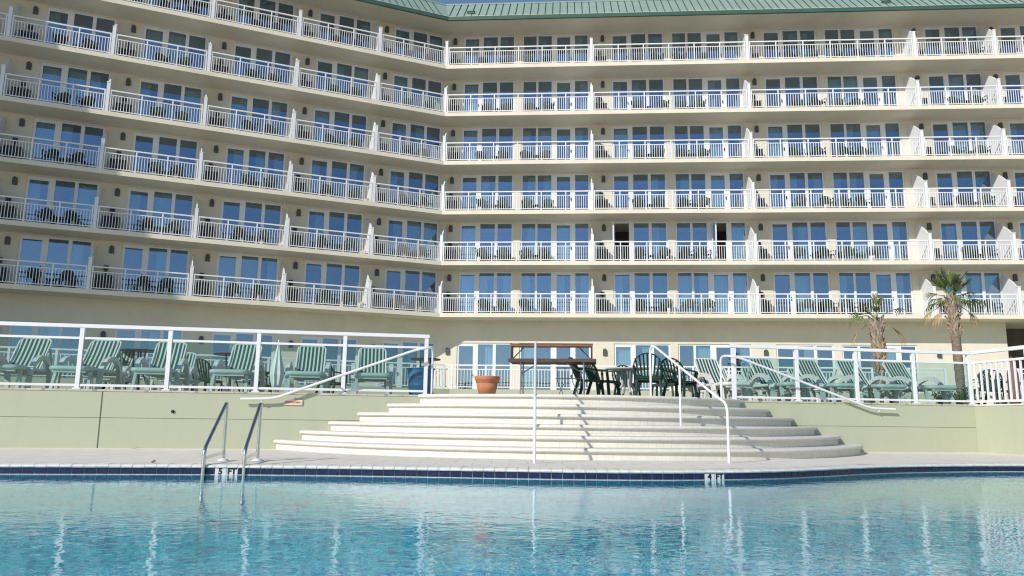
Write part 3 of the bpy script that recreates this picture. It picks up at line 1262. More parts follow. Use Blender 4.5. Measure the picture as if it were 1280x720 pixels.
# coping stones
mb = MB()
prof = [(0.278, 0.001), (0.05, 0.006), (0.015, 0.002), (-0.016, -0.010), (-0.024, -0.020), (-0.018, -0.032), (0.0, -0.037)]
for i in range(n - 1):
    if not -12 < EDGE[i].x < 13:
        g = 0.0
    else:
        g = 0.0028
    e0, e1, n0, n1 = EDGE[i], EDGE[i + 1], ENORM[i], ENORM[i + 1]
    d = (e1 - e0).normalized()
    jz = random.uniform(-0.0015, 0.0015)
    r0 = [e0 + d * g + n0 * o + Vector((0, 0, z + jz)) for o, z in prof]
    r1 = [e1 - d * g + n1 * o + Vector((0, 0, z + jz)) for o, z in prof]
    mb.sheet([r0, r1], False)
structure(mb.build('pool_coping', M['coping']))
mb = MB()                                      # mortar bed below the stones and behind the tiles
mb.sheet([[e + nn * 0.279 + Vector((0, 0, -0.004)) for e, nn in zip(EDGE, ENORM)],
          [e + nn * 0.02 + Vector((0, 0, -0.004)) for e, nn in zip(EDGE, ENORM)],
          [e - nn * 0.008 + Vector((0, 0, -0.016)) for e, nn in zip(EDGE, ENORM)],
          [e - nn * 0.012 + Vector((0, 0, -0.030)) for e, nn in zip(EDGE, ENORM)],
          [e + nn * 0.006 + Vector((0, 0, -0.036)) for e, nn in zip(EDGE, ENORM)],
          [e + nn * 0.006 + Vector((0, 0, -0.30)) for e, nn in zip(EDGE, ENORM)]], False)
structure(mb.build('pool_grout', M['grout']))
mb = MB()
for i in range(n - 1):
    if not -14 < EDGE[i].x < 15:
        continue
    e0, e1, n0, n1 = EDGE[i], EDGE[i + 1], ENORM[i], ENORM[i + 1]
    d = (e1 - e0).normalized() * 0.003
    for z0, z1 in ((-0.104, -0.038), (-0.20, -0.119)):
        a0, a1 = e0 + d, e1 - d
        mb.add([a0 + Vector((0, 0, z0)), a1 + Vector((0, 0, z0)), a1 + Vector((0, 0, z1)), a0 + Vector((0, 0, z1)),
                a0 + n0 * .006 + Vector((0, 0, z0)), a1 + n1 * .006 + Vector((0, 0, z0)), a1 + n1 * .006 + Vector((0, 0, z1)), a0 + n0 * .006 + Vector((0, 0, z1))],
               [(0, 1, 2, 3), (3, 2, 6, 7), (0, 4, 5, 1), (0, 3, 7, 4), (1, 5, 6, 2)])
structure(mb.build('pool_tile_band', M['navytile']))
# basin
PDEP = -1.55
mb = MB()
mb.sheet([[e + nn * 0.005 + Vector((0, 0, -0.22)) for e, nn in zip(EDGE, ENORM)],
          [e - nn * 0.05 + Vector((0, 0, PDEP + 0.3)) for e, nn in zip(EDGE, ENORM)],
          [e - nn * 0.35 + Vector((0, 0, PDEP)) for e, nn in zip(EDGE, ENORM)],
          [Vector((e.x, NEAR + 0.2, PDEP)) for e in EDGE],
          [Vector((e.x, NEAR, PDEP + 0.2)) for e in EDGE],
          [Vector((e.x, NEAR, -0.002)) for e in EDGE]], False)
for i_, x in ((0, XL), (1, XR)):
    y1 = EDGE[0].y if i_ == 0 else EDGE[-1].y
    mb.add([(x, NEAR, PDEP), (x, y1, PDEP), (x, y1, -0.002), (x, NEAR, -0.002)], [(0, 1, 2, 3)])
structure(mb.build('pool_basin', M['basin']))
mb = MB()
mb.sheet([[Vector((e.x, NEAR + 0.001, WZ)) for e in EDGE], [e - nn * 0.0 + Vector((0, 0, WZ)) for e, nn in zip(EDGE, ENORM)]])
structure(mb.build('water', M['water']))
# ground to the horizon
mb = MB()
mb.add([(-3000, -3000, -2.0), (3000, -3000, -2.0), (3000, 3000, -2.0), (-3000, 3000, -2.0)], [(0, 1, 2, 3)])
structure(mb.build('ground', M['sand']))


# depth markers
def depth_marker(pxx, s, label):
    best = min(range(n), key=lambda i: abs(project((EDGE[i].x, EDGE[i].y, -0.1))[0] - pxx))
    e, nn = EDGE[best], ENORM[best]
    d = Vector((nn.y, -nn.x, 0))
    t = thing('depth_marker', label, 'depth marker', e - nn * 0.004 + Vector((0, 0, -0.080)), math.atan2(d.y, d.x), 'depth markers on the pool edge')
    mb = MB()
    for k in (-1, 0):
        mb.box(k * 0.128 + 0.003, (k + 1) * 0.128 - 0.003, -0.003, 0.003, -0.075, 0.041)
    mb.build('tile_plate', M['whitetile'], t)
    a, b = s.split()
    text(a, 0.092, M['blackpaint'], t, (-0.066, -0.0045, 0.005), bold=0.004)
    text(b, 0.092, M['blackpaint'], t, (0.062, -0.0045, 0.005), bold=0.004)


depth_marker(276.5, '5 FT', 'white tile marker reading 5 FT between the steel ladder rails')
depth_marker(893.5, '4 FT', 'white tile marker reading 4 FT on the navy tile band below the steps')

# dry leaves on the deck
for i_, (x, y, a_) in enumerate(((-6.95, 12.45, 0.4), (-4.72, 8.86, 1.9))):
    mb = MB()
    mb.add([(-0.07, 0, 0.012), (-0.02, 0.028, 0.022), (0.03, 0.02, 0.03), (0.07, 0, 0.045), (0.03, -0.02, 0.028), (-0.02, -0.025, 0.02), (0, 0, 0.016)],
           [(0, 6, 1), (1, 6, 2), (2, 6, 3), (3, 6, 4), (4, 6, 5), (5, 6, 0)])
    o = mb.build('dry_leaf', M['trunk'], None, (x, y, 0), a_)
    tag(o, ('dry brown leaf lying at the foot of the sage wall', 'dry brown leaf lying on the pool coping')[i_], 'leaf', 'dry leaves on the deck')

# ladder ----------------------------------------------------------------------
t = thing('pool_ladder', 'polished steel pool ladder hooked over the coping at the pool edge', 'ladder', (-4.2, 8.9, 0))
LX = [(-0.055, 0.77, 0.10, -0.10), (0.34, 0.88, 0.535, 0.00)]
rails_ = []
for (xr, yr, xf_, yf) in LX:
    mb = MB()
    pts = [(xr, yr, 0.0), (xr, yr, 0.70), (xf_, yf, 0.18), (xf_, yf, -1.1)]
    pth = [Vector(pts[0])]
    pth += rounded([pts[0], (xr, yr, 0.735), (xf_, yf, 0.17), pts[3]], 0.09, 8)[1:]
    mb.tube(pth, 0.022, 12)
    o = mb.build('rail', M['steel'], t)
    mb = MB()
    mb.bar((xr, yr, 0.10), (xf_, yf, 0.075), 0.012, 0.035)
    mb.build('brace', M['steel'], t)
    mb = MB()
    mb.lathe([(0.0, 0.03), (0.03, 0.03), (0.075, 0.004), (0.075, 0.0)], 18, (xr, yr, 0.002))
    mb.build('escutcheon', M['resin'], t)
for k in range(3):
    mb = MB()
    mb.bar((LX[0][2], LX[0][3], -0.62 - 0.28 * k), (LX[1][2], LX[1][3], -0.62 - 0.28 * k), 0.09, 0.03)
    mb.build('tread', M['steel'], t)

# ------------------------------------------------------------------ terrace furniture
def lounge_parts():
    """chaise with raised back; foot end at y=0 towards -y, x centred, z from floor"""
    P = {}
    fr = MB()
    # side rails and front bar of the seat
    for s in (-1, 1):
        fr.tube(rounded([(s * 0.30, 1.95, 0.36), (s * 0.30, 0.10, 0.36)], 0.1), 0.035, 8)
    fr.tube(rounded([(-0.30, 0.30, 0.365), (-0.30, 0.0, 0.36), (0.30, 0.0, 0.36), (0.30, 0.30, 0.365)], 0.09), 0.042, 8)
    fr.box(-0.27, 0.27, 0.0, 0.05, 0.285, 0.36)
    for y in (0.5, 0.95, 1.4, 1.85):
        fr.box(-0.30, 0.30, y, y + 0.06, 0.30, 0.345)
    P['frame'] = fr
    sl = MB()
    sl.box(-0.27, 0.27, 0.06, 1.12, 0.372, 0.384)
    P['seat_sling'] = sl
    bk = MB()
    # back frame: tilted 50 degrees, rounded top
    def b(s, t_):
        return Vector((s, 1.10 + 0.52 * t_, 0.37 + 0.62 * t_))
    bk.tube(rounded([b(-0.27, 0), b(-0.27, 1.0), b(0.27, 1.0), b(0.27, 0)], 0.12), 0.020, 8)
    P['back_frame'] = bk
    bs = MB()
    rows = []
    for k in range(7):
        t_ = k / 6
        sag = -0.02 * math.sin(math.pi * t_)
        rows.append([b(s * 0.258, 0.0 + 0.965 * t_) + Vector((0, -0.012 - sag, 0.012 + sag)) for s in (-1, -0.5, 0, 0.5, 1)])
    bs.sheet(rows)
    rows2 = [[p + Vector((0, 0.012, -0.012)) for p in r] for r in rows]
    bs.sheet([r[::-1] for r in rows2])
    P['back_sling'] = bs
    P['arms'] = []
    for s in (-1, 1):
        a = MB()
        pts = []
        for k in range(13):
            an = math.pi * k / 12
            pts.append(Vector((s * (0.345 + 0.02 * math.sin(an)), 0.92 - 0.50 * math.cos(an), 0.02 + 0.57 * math.sin(an) ** 0.75)))
        for k in range(12):
            a.bar(pts[k], pts[k + 1], 0.085, 0.075, (1, 0, 0))
        P['arms'].append(a)
    P['legs'] = []
    for s in (-1, 1):
        for y0, y1 in ((0.22, 0.12), (1.75, 1.85)):
            l = MB()
            l.bar((s * 0.28, y0, 0.33), (s * 0.30, y1, 0.0), 0.07, 0.05, (1, 0, 0))
            P['legs'].append(l)
    pr = MB()
    for s in (-1, 1):
        pr.bar((s * 0.25, 1.60, 0.80), (s * 0.25, 1.80, 0.36), 0.03, 0.03, (1, 0, 0))
    P['prop'] = pr
    return P


lp = lounge_parts()
LN = thing('lounge_chair', 'x', 'lounge chair')
lp['frame'].build('frame', M['resin'], LN)
lp['seat_sling'].build('seat', M['stripe'], LN)
bo = lp['back_frame'].build('backrest', M['resin'], LN)
lp['back_sling'].build('sling', M['stripe'], bo)
lp['prop'].build('prop', M['resin'], bo)
for a in lp['arms']:
    a.build('armrest', M['resin'], LN)
for a in lp['legs']:
    a.build('leg', M['resin'], LN)
first = True


def lounger(u, v, label, rz=0.0):
    global first
    o = LN if first else copy_tree(LN)
    first = False
    o.location = wp(u, v, TZ)
    o.rotation_euler = (0, 0, TH + rz)
    tag(o, label, 'lounge chair', 'striped lounge chairs on the terrace')


base = 'green striped lounger behind the glass, '
lounger(-1.50, 0.32, base + 'cut off by the photo edge')
lounger(-0.30, 0.30, base + 'next to the cut-off one', 0.03)
lounger(0.82, 0.28, base + 'before the first bar table', -0.05)
lounger(2.13, 0.30, base + 'with a second lounger close behind', 0.03)
lounger(3.42, 0.30, base + 'on the left of the closed parasol', -0.05)
lounger(4.74, 0.32, base + 'between parasol and black chair', 0.0)
lounger(5.94, 0.36, base + 'beside the blue bin', 0.0)
lounger(13.38, 0.75, 'white lounger with striped back at the head of the steps, no glass before it')
lounger(14.50, 0.35, base + 'nearest the steps on the palm side')
lounger(15.62, 0.32, base + 'second from the steps on the palm side', 0.02)
lounger(16.62, 0.32, base + 'in front of the bushy palm')
lounger(17.80, 0.30, base + 'nearest the wall corner')
base = 'green striped lounger in the second row, '
lounger(0.40, 3.0, base + 'half hidden behind the second front lounger')
lounger(1.72, 3.0, base + 'in front of a bar table')
lounger(14.75, 3.2, base + 'beside the lone white lounger')
lounger(15.75, 3.2, base + 'behind the sloping rail')
lounger(16.95, 3.0, base + 'half hidden before the bushy palm')


# patio chair thing with parts
cs, cb, ca, cl = chair_parts()
PCH = thing('patio_chair', 'x', 'chair')
cs.build('seat', M['greenplastic'], PCH)
cb.build('backrest', M['greenplastic'], PCH)
for a in ca:
    a.build('armrest', M['greenplastic'], PCH)
for a in cl:
    a.build('leg', M['greenplastic'], PCH)
pfirst = True


def ray_at(px_, dist):
    """point on the ground plan on the sight line of a picture column, dist metres away along +Y"""
    az = YAW + math.atan((px_ - 640) / FPX)
    return Vector((dist * math.tan(az), dist, 0))


def pchair(px_, dist, rz, label, sc_=1.0):
    global pfirst
    o = PCH if pfirst else copy_tree(PCH)
    pfirst = False
    p = ray_at(px_, dist)
    o.location = (p.x, p.y, TZ)
    o.rotation_euler = (0, 0, rz)
    o.scale = (sc_,) * 3
    tag(o, label, 'chair', 'green plastic armchairs on the terrace')


pchair(737, 16.6, rad(75), 'dark green plastic armchair half behind the wood topped table')
pchair(755, 16.9, rad(60), 'dark green armchair turned sideways between wood table and round table')
pchair(784, 18.6, rad(10), 'dark green armchair facing the pool behind the round table')
pchair(811, 16.4, rad(172), 'dark green fan-backed armchair seen from behind, nearest the steps', 1.05)
pchair(831, 18.3, rad(-20), 'dark green armchair facing the pool behind the pipe hand rail')
pchair(850, 16.9, rad(140), 'dark green armchair seen from behind between the rail posts')
pchair(869, 18.0, rad(-60), 'dark green armchair turned sideways next to the white lounger')
pchair(884, 18.8, rad(-20), 'dark green armchair mostly hidden behind the white lounger')
pchair(156, 17.0, rad(180), 'dark round-backed armchair under the tall table behind the loungers')
pchair(264, 18.2, rad(170), 'dark round-backed armchair between the fourth and fifth loungers')
pchair(417, 18.8, rad(160), 'black round-backed armchair beside the lounger next to the bin')
pchair(325, 20.4, rad(60), 'dark armchair at the parasol table, turned sideways')


def round_table(px_, dist, hgt, rad_, m, label, four=True):
    p = ray_at(px_, dist)
    t = thing('round_table', label, 'table', (p.x, p.y, TZ), 0.3, 'round tables on the terrace')
    mb = MB()
    mb.lathe([(0.0, hgt - 0.03), (rad_, hgt - 0.03), (rad_ + 0.01, hgt - 0.015), (rad_, hgt), (0, hgt)], 28, smooth=False)
    mb.build('table_top', m, t)
    for k in range(4):
        a = k * math.pi / 2
        mb = MB()
        mb.tube([(0.12 * math.cos(a), 0.12 * math.sin(a), hgt - 0.03), (0.10 * math.cos(a), 0.10 * math.sin(a), hgt * 0.5), (rad_ * 0.72 * math.cos(a), rad_ * 0.72 * math.sin(a), 0.0)], 0.018 if hgt > 0.9 else 0.028, 8)
        mb.build('leg', m, t)
    return t


round_table(176, 16.9, 1.02, 0.42, M['blackmetal'], 'tall dark round table with splayed legs behind the third lounger')
round_table(291, 17.8, 1.02, 0.40, M['blackmetal'], 'tall dark round table peeking out behind the fifth lounger')
round_table(533, 18.6, 1.0, 0.36, M['blackmetal'], 'tall dark round table behind the blue bin')
round_table(784, 17.3, 0.72, 0.46, M['greytop'], 'pale topped round table among the green armchairs')
round_table(342, 20.2, 0.73, 0.50, M['greenplastic'], 'dark round table under the closed parasol')

# closed parasol
p = ray_at(349, 19.2)
t = thing('closed_parasol', 'closed off-white parasol standing by the dark round table', 'parasol', (p.x, p.y, TZ))
mb = MB()
n8 = 16
prof = [(0.02, 1.42), (0.06, 1.25), (0.11, 1.0), (0.17, 0.78), (0.19, 0.62), (0.15, 0.42), (0.08, 0.22), (0.03, 0.10)]
vs = []
for r, z in prof:
    for k in range(n8):
        a = 2 * math.pi * k / n8
        rr = r * (1.0 if k % 2 == 0 else 0.72)
        vs.append((rr * math.cos(a), rr * math.sin(a), z))
mb.add(vs, [(i * n8 + k, i * n8 + (k + 1) % n8, (i + 1) * n8 + (k + 1) % n8, (i + 1) * n8 + k) for i in range(len(prof) - 1) for k in range(n8)])
mb.build('canopy', M['parasol'], t)
mb = MB()
mb.tube([(0, 0, 0.03), (0, 0, 1.50)], 0.02, 8)
mb.build('pole', M['resin'], t)
mb = MB()
mb.lathe([(0.0, 0.08), (0.05, 0.08), (0.2, 0.04), (0.22, 0.0)], 16)
mb.build('base', M['resin'], t)

# blue bin
p = ray_at(528, 14.9)
t = thing('trash_bin', 'blue plastic trash barrel at the end of the glass railing', 'trash bin', (p.x, p.y, TZ))
mb = MB()
mb.lathe([(0.0, 0.0), (0.20, 0.0), (0.225, 0.07), (0.23, 0.19), (0.24, 0.20), (0.235, 0.215), (0.24, 0.34), (0.25, 0.35), (0.245, 0.365), (0.25, 0.49), (0.262, 0.51), (0.262, 0.53), (0.235, 0.53), (0.22, 0.1), (0, 0.1)], 28)
mb.build('barrel', M['bluebin'], t)
mb = MB()
mb.tube([(0.265 * math.cos(a / 24 * 2 * math.pi), 0.265 * math.sin(a / 24 * 2 * math.pi), 0.52) for a in range(25)], 0.012, 6)
mb.build('rim', M['bluebin'], t)

# terracotta planter
p = ray_at(610.5, 13.9)
t = thing('planter', 'empty terracotta planter with thick rim at the head of the steps', 'planter', (p.x, p.y, TZ + 0.012))
mb = MB()
mb.lathe([(0.0, 0.0), (0.150, 0.0), (0.165, 0.09), (0.170, 0.095), (0.196, 0.215), (0.0, 0.20)], 28)
mb.build('pot', M['terracotta'], t)
mb = MB()
mb.lathe([(0.196, 0.205), (0.204, 0.21), (0.208, 0.25), (0.222, 0.255), (0.226, 0.31), (0.22, 0.325), (0.19, 0.325), (0.18, 0.20)], 28)
mb.build('rim', M['terracotta'], t)

# wood topped folding table with raised shelf
p = ray_at(692, 15.7)
t = thing('buffet_table', 'brown wood buffet table with raised shelf and folding metal legs', 'table', (p.x, p.y, TZ), rad(-2))
mb = MB()
mb.box(-0.87, 0.87, -0.36, 0.36, 0.72, 0.765)
mb.build('table_top', M['darkwood'], t)
mb = MB()
mb.box(-0.865, 0.865, -0.372, -0.362, 0.708, 0.772)
mb.box(-0.865, 0.865, 0.362, 0.372, 0.708, 0.772)
mb.build('edge_band', M['darkwood'], t)
mb = MB()
mb.box(-0.85, 0.80, -0.15, 0.15, 1.035, 1.075)
mb.build('raised_shelf', M['wood'], t)
mb = MB()
mb.box(-0.855, 0.805, -0.156, 0.156, 1.076, 1.090)
mb.build('shelf_trim', M['blackmetal'], t)
for s, x in ((-1, -0.83), (1, 0.78)):
    mb = MB()
    for y in (-0.13, 0.13):
        mb.bar((x, y, 0.767), (x, y, 1.035), 0.035, 0.03)
    mb.bar((x, -0.13, 0.78), (x, 0.13, 0.78), 0.03, 0.03)
    mb.bar((x - s * 0.24, 0.0, 1.02), (x - s * 0.02, 0.0, 0.79), 0.02, 0.02)
    mb.build('shelf_bracket', M['blackmetal'], t)
for x in (-0.62, 0.62):
    for y in (-0.28, 0.28):
        mb = MB()
        mb.tube([(x, y, 0.715), (x, y, 0.0)], 0.016, 8)
        mb.build('leg', M['leg_metal'], t)
    mb = MB()
    mb.tube([(x, -0.28, 0.25), (x, 0.28, 0.25)], 0.012, 8)
    mb.tube([(x, 0.0, 0.5), (x * 0.45, 0.0, 0.71)], 0.012, 8)
    mb.tube([(x, -0.28, 0.5), (x, 0.28, 0.5)], 0.012, 8)
    mb.build('leg_brace', M['leg_metal'], t)
# wire stand with crossed legs under the table's far end
p = ray_at(712, 16.4)
t = thing('wire_stand', 'thin grey wire stand with crossed legs behind the wood topped table', 'stand', (p.x, p.y, TZ))
for k, x in enumerate((-0.24, -0.08, 0.08, 0.24)):
    mb = MB()
    mb.tube([(x, 0, 0.66), (x, 0, 0.36), (x + (0.08 if k % 2 == 0 else -0.08), 0.0, 0.22), (x, 0, 0.0)], 0.010, 6)
    mb.build('leg', M['leg_metal'], t)
mb = MB()
mb.tube([(-0.28, 0, 0.66), (0.28, 0, 0.66)], 0.010, 6)
mb.tube([(-0.28, 0, 0.44), (0.28, 0, 0.44)], 0.010, 6)
mb.build('cross_bar', M['leg_metal'], t)

# far corner behind the picket railing: dark chairs, white table, red-brown post, planter
pchair(1231, 19.2, rad(-40), 'dark armchair behind the picket railing corner')
pchair(1248, 20.0, rad(30), 'dark armchair beside the white table behind the pickets')
p = ray_at(1243, 21.5)
t = thing('patio_table', 'white square table behind the picket railing', 'table', (p.x, p.y, TZ), 0.2)
mb = MB()
mb.box(-0.5, 0.5, -0.5, 0.5, 0.70, 0.74)
mb.build('table_top', M['resin'], t)
for sx in (-1, 1):
    for sy in (-1, 1):
        mb = MB()
        mb.bar((sx * 0.4, sy * 0.4, 0.7), (sx * 0.44, sy * 0.44, 0), 0.05, 0.05)
        mb.build('leg', M['resin'], t)
p = ray_at(1265, 19.2)
t = thing('parasol_stand', 'red-brown column on a terracotta base behind the picket railing', 'column', (p.x, p.y, TZ))
mb = MB()
mb.lathe([(0.0, 0.05), (0.11, 0.05), (0.13, 0.25), (0.12, 0.8), (0.07, 0.95), (0.05, 1.15), (0.0, 1.2)], 18)
mb.build('column_body', M['redbrown'], t)
mb = MB()
mb.lathe([(0.0, 0.0), (0.24, 0.0), (0.26, 0.06), (0.0, 0.07)], 18)
mb.build('base', M['terracotta'], t)


# ------------------------------------------------------------------ palms and shrubs
def frond(mb, origin, az, el, plen, flen, droop, spread=2.2, nleaf=24, w=0.035):
    """costapalmate fan leaf: petiole then a fan of drooping strips"""
    o = Vector(origin)
    d = Vector((math.cos(az) * math.cos(el), math.sin(az) * math.cos(el), math.sin(el)))
    side = Vector((-math.sin(az), math.cos(az), 0))
    up = side.cross(d) * -1
    tip = o + d * plen + Vector((0, 0, -droop * plen * 0.25))
    mb.tube([o, o + d * plen * 0.55, tip], [0.018, 0.013, 0.010], 5, False)
    d2 = (d + Vector((0, 0, -droop * 0.5))).normalized()
    up2 = d2.cross(side).normalized() * -1
    for k in range(nleaf):
        f = (k + 0.5) / nleaf * 2 - 1
        an = f * spread * 0.5 * 1.25
        ld = (d2 * math.cos(an) + side * math.sin(an) + Vector((0, 0, 1)) * (0.12 * random.uniform(-1, 1))).normalized()
        L = flen * (0.72 + 0.28 * math.cos(an * 0.8)) * random.uniform(0.85, 1.12)
        p0 = tip + d2 * 0.06 * (1 - abs(f))
        p1 = p0 + ld * L * 0.55 + Vector((0, 0, -droop * L * 0.10))
        p2 = p1 + ld * L * 0.30 + Vector((0, 0, -droop * L * 0.30))
        p3 = p2 + ld * L * 0.10 + Vector((0, 0, -droop * L * 0.38 - 0.03))
        wv = (ld.cross(Vector((0, 0, 1))) + Vector((0, 0, random.uniform(-.5, .5)))).normalized()
        mb.add([p0 - wv * w * .25, p0 + wv * w * .25, p1 - wv * w * .5, p1 + wv * w * .5, p2 - wv * w * .35, p2 + wv * w * .35, p3],
               [(0, 1, 3, 2), (2, 3, 5, 4), (4, 5, 6)])


def palm_trunk(h, r0, r1, boots_from, name_parent, lean=(0, 0), bw=1.0):
    mb = MB()
    pts, rs = [], []
    nn_ = 26
    for i in range(nn_ + 1):
        f = i / nn_
        pts.append((lean[0] * f * f, lean[1] * f * f, h * f))
        r = r0 + (r1 - r0) * f
        rs.append(r * (1 + 0.05 * math.sin(i * 2.7) + random.uniform(-0.03, 0.03)))
    mb.tube(pts, rs, 14)
    mb.build('trunk', M['trunk'], name_parent)
    bt = MB()
    zz = boots_from * h
    k = 0
    while zz < h - 0.02:
        f = zz / h
        r = r0 + (r1 - r0) * f
        for j in range(7):
            a = j * 2 * math.pi / 7 + k * 0.45 + random.uniform(-.12, .12)
            c_ = Vector((lean[0] * f * f, lean[1] * f * f, zz))
            dr = Vector((math.cos(a), math.sin(a), 0))
            tw = Vector((-math.sin(a), math.cos(a), 0)) * random.uniform(-0.16, 0.16)
            L = random.uniform(0.20, 0.34) * bw
            bt.bar(c_ + dr * (r * 0.85), c_ + dr * (r * 0.98 + 0.075 * bw) + Vector((0, 0, L)) + tw, 0.075 * bw, 0.018, tuple(dr))
        zz += 0.11
        k += 1
    if bt.v:
        bt.build('leaf_boots', M['boot'], name_parent)


p = ray_at(1199, 26.5)
t = thing('palm_tree', 'taller palm with full green crown and slim bare trunk', 'palm tree', (p.x, p.y, TZ), 0, 'palm trees on the terrace')
ht = 3.70
palm_trunk(ht, 0.135, 0.155, 0.66, t, (-0.06, 0), 0.8)
top = Vector((-0.06, 0, ht))
cr_ = MB()
for az, el, pl, fl in ((1.7, 84, 0.55, 0.62), (2.9, 68, 0.55, 0.60), (0.1, 66, 0.55, 0.60), (4.4, 70, 0.45, 0.55), (2.5, 80, 0.68, 0.52), (5.6, 76, 0.42, 0.55), (1.2, 62, 0.5, 0.5), (3.2, 50, 0.5, 0.5), (-0.1, 50, 0.5, 0.5), (2.2, 60, 0.5, 0.5), (4.9, 46, 0.30, 0.45), (3.4, 58, 0.40, 0.50), (0.5, 55, 0.42, 0.5)):
    frond(cr_, top, az, rad(el), pl, fl, 0.12, 1.5, 17, 0.036)
for az, el, pl, fl, dr in ((3.05, 36, 0.54, 0.40, 0.7), (3.45, 20, 0.52, 0.38, 0.9), (2.75, 12, 0.46, 0.38, 1.0), (0.05, 40, 0.52, 0.38, 0.7), (-0.3, 18, 0.60, 0.42, 0.9), (0.4, 20, 0.52, 0.38, 0.9), (5.0, 20, 0.30, 0.36, 0.9), (1.6, 20, 0.5, 0.4, 0.8)):
    frond(cr_, top + Vector((0, 0, -0.06)), az, rad(el), pl, fl, dr, 2.0, 18, 0.036)
cr_.build('crown', M['frond'], t)
dd = MB()
for az, el, pl, fl in ((math.pi * 0.98, -2, 0.62, 0.40), (3.5, -14, 0.55, 0.36), (0.05, -8, 0.55, 0.34)):
    frond(dd, top + Vector((0, 0, -0.2)), az, rad(el), pl, fl, 1.1, 1.5, 14, 0.024)
for az in (3.3, 0.0):
    dd.tube([top + Vector((0, 0, -0.95)), top + Vector((0.22 * math.cos(az), 0, -0.80)), top + Vector((0.34 * math.cos(az), 0, -0.66))], [0.03, 0.022, 0.012], 6)
dd.build('dead_fronds', M['deadfrond'], t)

p = ray_at(1100, 25.5)
t = thing('palm_tree', 'shorter palm with thick shaggy cross-hatched trunk and sparse ragged crown', 'palm tree', (p.x, p.y, TZ), 0, 'palm trees on the terrace')
ht = 2.80
palm_trunk(ht, 0.14, 0.145, 0.42, t, (0.0, 0.05), 0.9)
top = Vector((0.0, 0.05, ht))
cr_ = MB()
for az, el, pl, fl, dr, sp in ((0.9, 80, 0.55, 0.50, 0.1, 0.9), (0.3, 74, 0.50, 0.46, 0.15, 0.9), (3.0, 44, 0.55, 0.42, 0.9, 1.4), (3.5, 34, 0.62, 0.46, 1.1, 1.5), (-0.15, 46, 0.72, 0.38, 0.8, 1.6), (4.4, 62, 0.4, 0.35, 0.6, 1.2), (2.6, 66, 0.45, 0.36, 0.4, 1.0), (3.3, 58, 0.3, 0.3, 0.4, 1.0)):
    frond(cr_, top, az, rad(el), pl, fl, dr, sp, 14, 0.04)
cr_.build('crown', M['frond'], t)
dd = MB()
for az, el, pl, fl in ((math.pi, -4, 0.50, 0.36), (-0.1, 4, 0.46, 0.42), (5.0, -70, 0.2, 0.3), (5.6, -60, 0.2, 0.4), (4.4, -65, 0.2, 0.4)):
    frond(dd, top + Vector((0, 0, -0.05)), az, rad(el), pl, fl, 1.3, 0.7, 11, 0.034)
dd.build('dead_fronds', M['deadfrond'], t)


def shrub(px_, dist, w, h, label, seed):
    rnd = random.Random(seed)
    p = ray_at(px_, dist)
    t = thing('shrub', label, 'shrub', (p.x, p.y, TZ), 0, 'low shrubs at the palms')
    st = MB()
    lf = MB()
    for k in range(9):
        a = rnd.uniform(0, 6.28)
        e = Vector((math.cos(a) * w * rnd.uniform(0.1, .8), math.sin(a) * w * rnd.uniform(0.1, .8), h * rnd.uniform(0.6, 1.0)))
        st.tube([(0, 0, 0), e * 0.5 + Vector((0, 0, 0.05)), e], [0.012, 0.009, 0.004], 5, False)
        for j in range(42):
            f = rnd.uniform(0.25, 1.0)
            c = e * f + Vector((rnd.gauss(0, .07), rnd.gauss(0, .07), rnd.gauss(0, .05)))
            d = Vector((rnd.gauss(0, 1), rnd.gauss(0, 1), rnd.uniform(0, 1.2))).normalized()
            s = d.cross(Vector((rnd.gauss(0, 1), rnd.gauss(0, 1), 1))).normalized() * 0.022
            l = rnd.uniform(0.07, 0.13)
            lf.add([c, c + d * l * .5 + s, c + d * l, c + d * l * .5 - s], [(0, 1, 2, 3)])
    st.build('stem', M['trunk'], t)
    lf.build('foliage', M['shrub'], t)


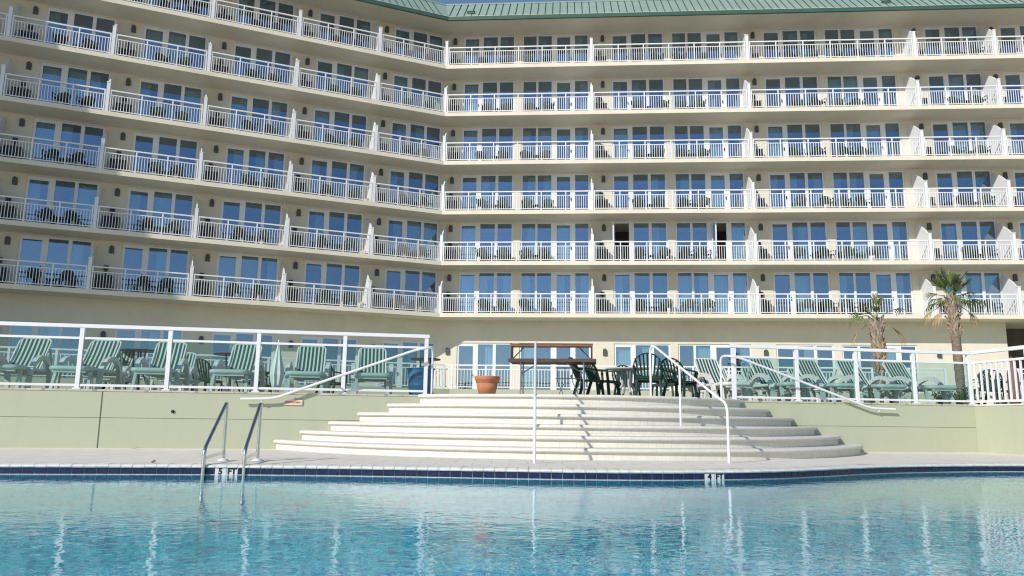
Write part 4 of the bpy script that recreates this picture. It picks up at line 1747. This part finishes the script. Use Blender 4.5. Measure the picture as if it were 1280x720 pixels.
shrub(1088, 24.0, 0.55, 0.75, 'bright leafy shrub in front of the shaggy palm trunk', 1)
shrub(1112, 24.4, 0.5, 0.6, 'low shrub on the far side of the shaggy palm trunk', 2)
shrub(1176, 24.5, 0.55, 0.65, 'dark shrub before the taller palm', 3)
shrub(1192, 23.8, 0.5, 0.55, 'dark low shrub touching the taller palm trunk', 4)
shrub(1210, 24.6, 0.5, 0.75, 'dark shrub between taller palm and railing corner', 5)

# ------------------------------------------------------------------ light and sky
SUN_AZ, SUN_EL = 37.0, 30.0                    # light travels towards +X+Y
w = bpy.data.worlds.new('World')
sc.world = w
w.use_nodes = True
nt = w.node_tree
sky = nt.nodes.new('ShaderNodeTexSky')
sky.sky_type = 'NISHITA'
sky.sun_disc = False
sky.sun_elevation = rad(SUN_EL)
sky.sun_rotation = rad(180 + SUN_AZ)
sky.altitude = 0
sky.air_density = 1.0
sky.dust_density = 0.25
sky.ozone_density = 2.5
nt.links.new(sky.outputs[0], nt.nodes['Background'].inputs[0])
nt.nodes['Background'].inputs[1].default_value = 0.13
sun = bpy.data.lights.new('sun', 'SUN')
sun.energy = 4.15
sun.angle = rad(0.53)
sun.color = (1.0, 0.955, 0.88)
so = bpy.data.objects.new('sun', sun)
COL.objects.link(so)
ldir = Vector((math.sin(rad(SUN_AZ)) * math.cos(rad(SUN_EL)), math.cos(rad(SUN_AZ)) * math.cos(rad(SUN_EL)), -math.sin(rad(SUN_EL))))
so.rotation_euler = ldir.to_track_quat('-Z', 'Y').to_euler()
so.location = (-20, -25, 30)

# ------------------------------------------------------------------ camera
cam = bpy.data.cameras.new('camera')
cam.sensor_width = 36.0
cam.lens = 36.0 * FPX / 1280.0
cam.clip_end = 6000
cam.clip_start = 0.05
co = bpy.data.objects.new('camera', cam)
COL.objects.link(co)
m = Matrix((cR, cU, -cF)).transposed().to_4x4()
m.translation = CAM
co.matrix_world = m
sc.camera = co

sc.render.engine = 'CYCLES'
sc.view_settings.view_transform = 'Standard'
sc.view_settings.look = 'None'
sc.view_settings.gamma = 1.0
sc.view_settings.exposure = 0.0
sc.cycles.max_bounces = 12
sc.cycles.transparent_max_bounces = 24
sc.cycles.caustics_refractive = True
sc.cycles.use_denoising = True
sc.cycles.pixel_filter_type = 'BLACKMAN_HARRIS'
sc.cycles.filter_width = 1.15
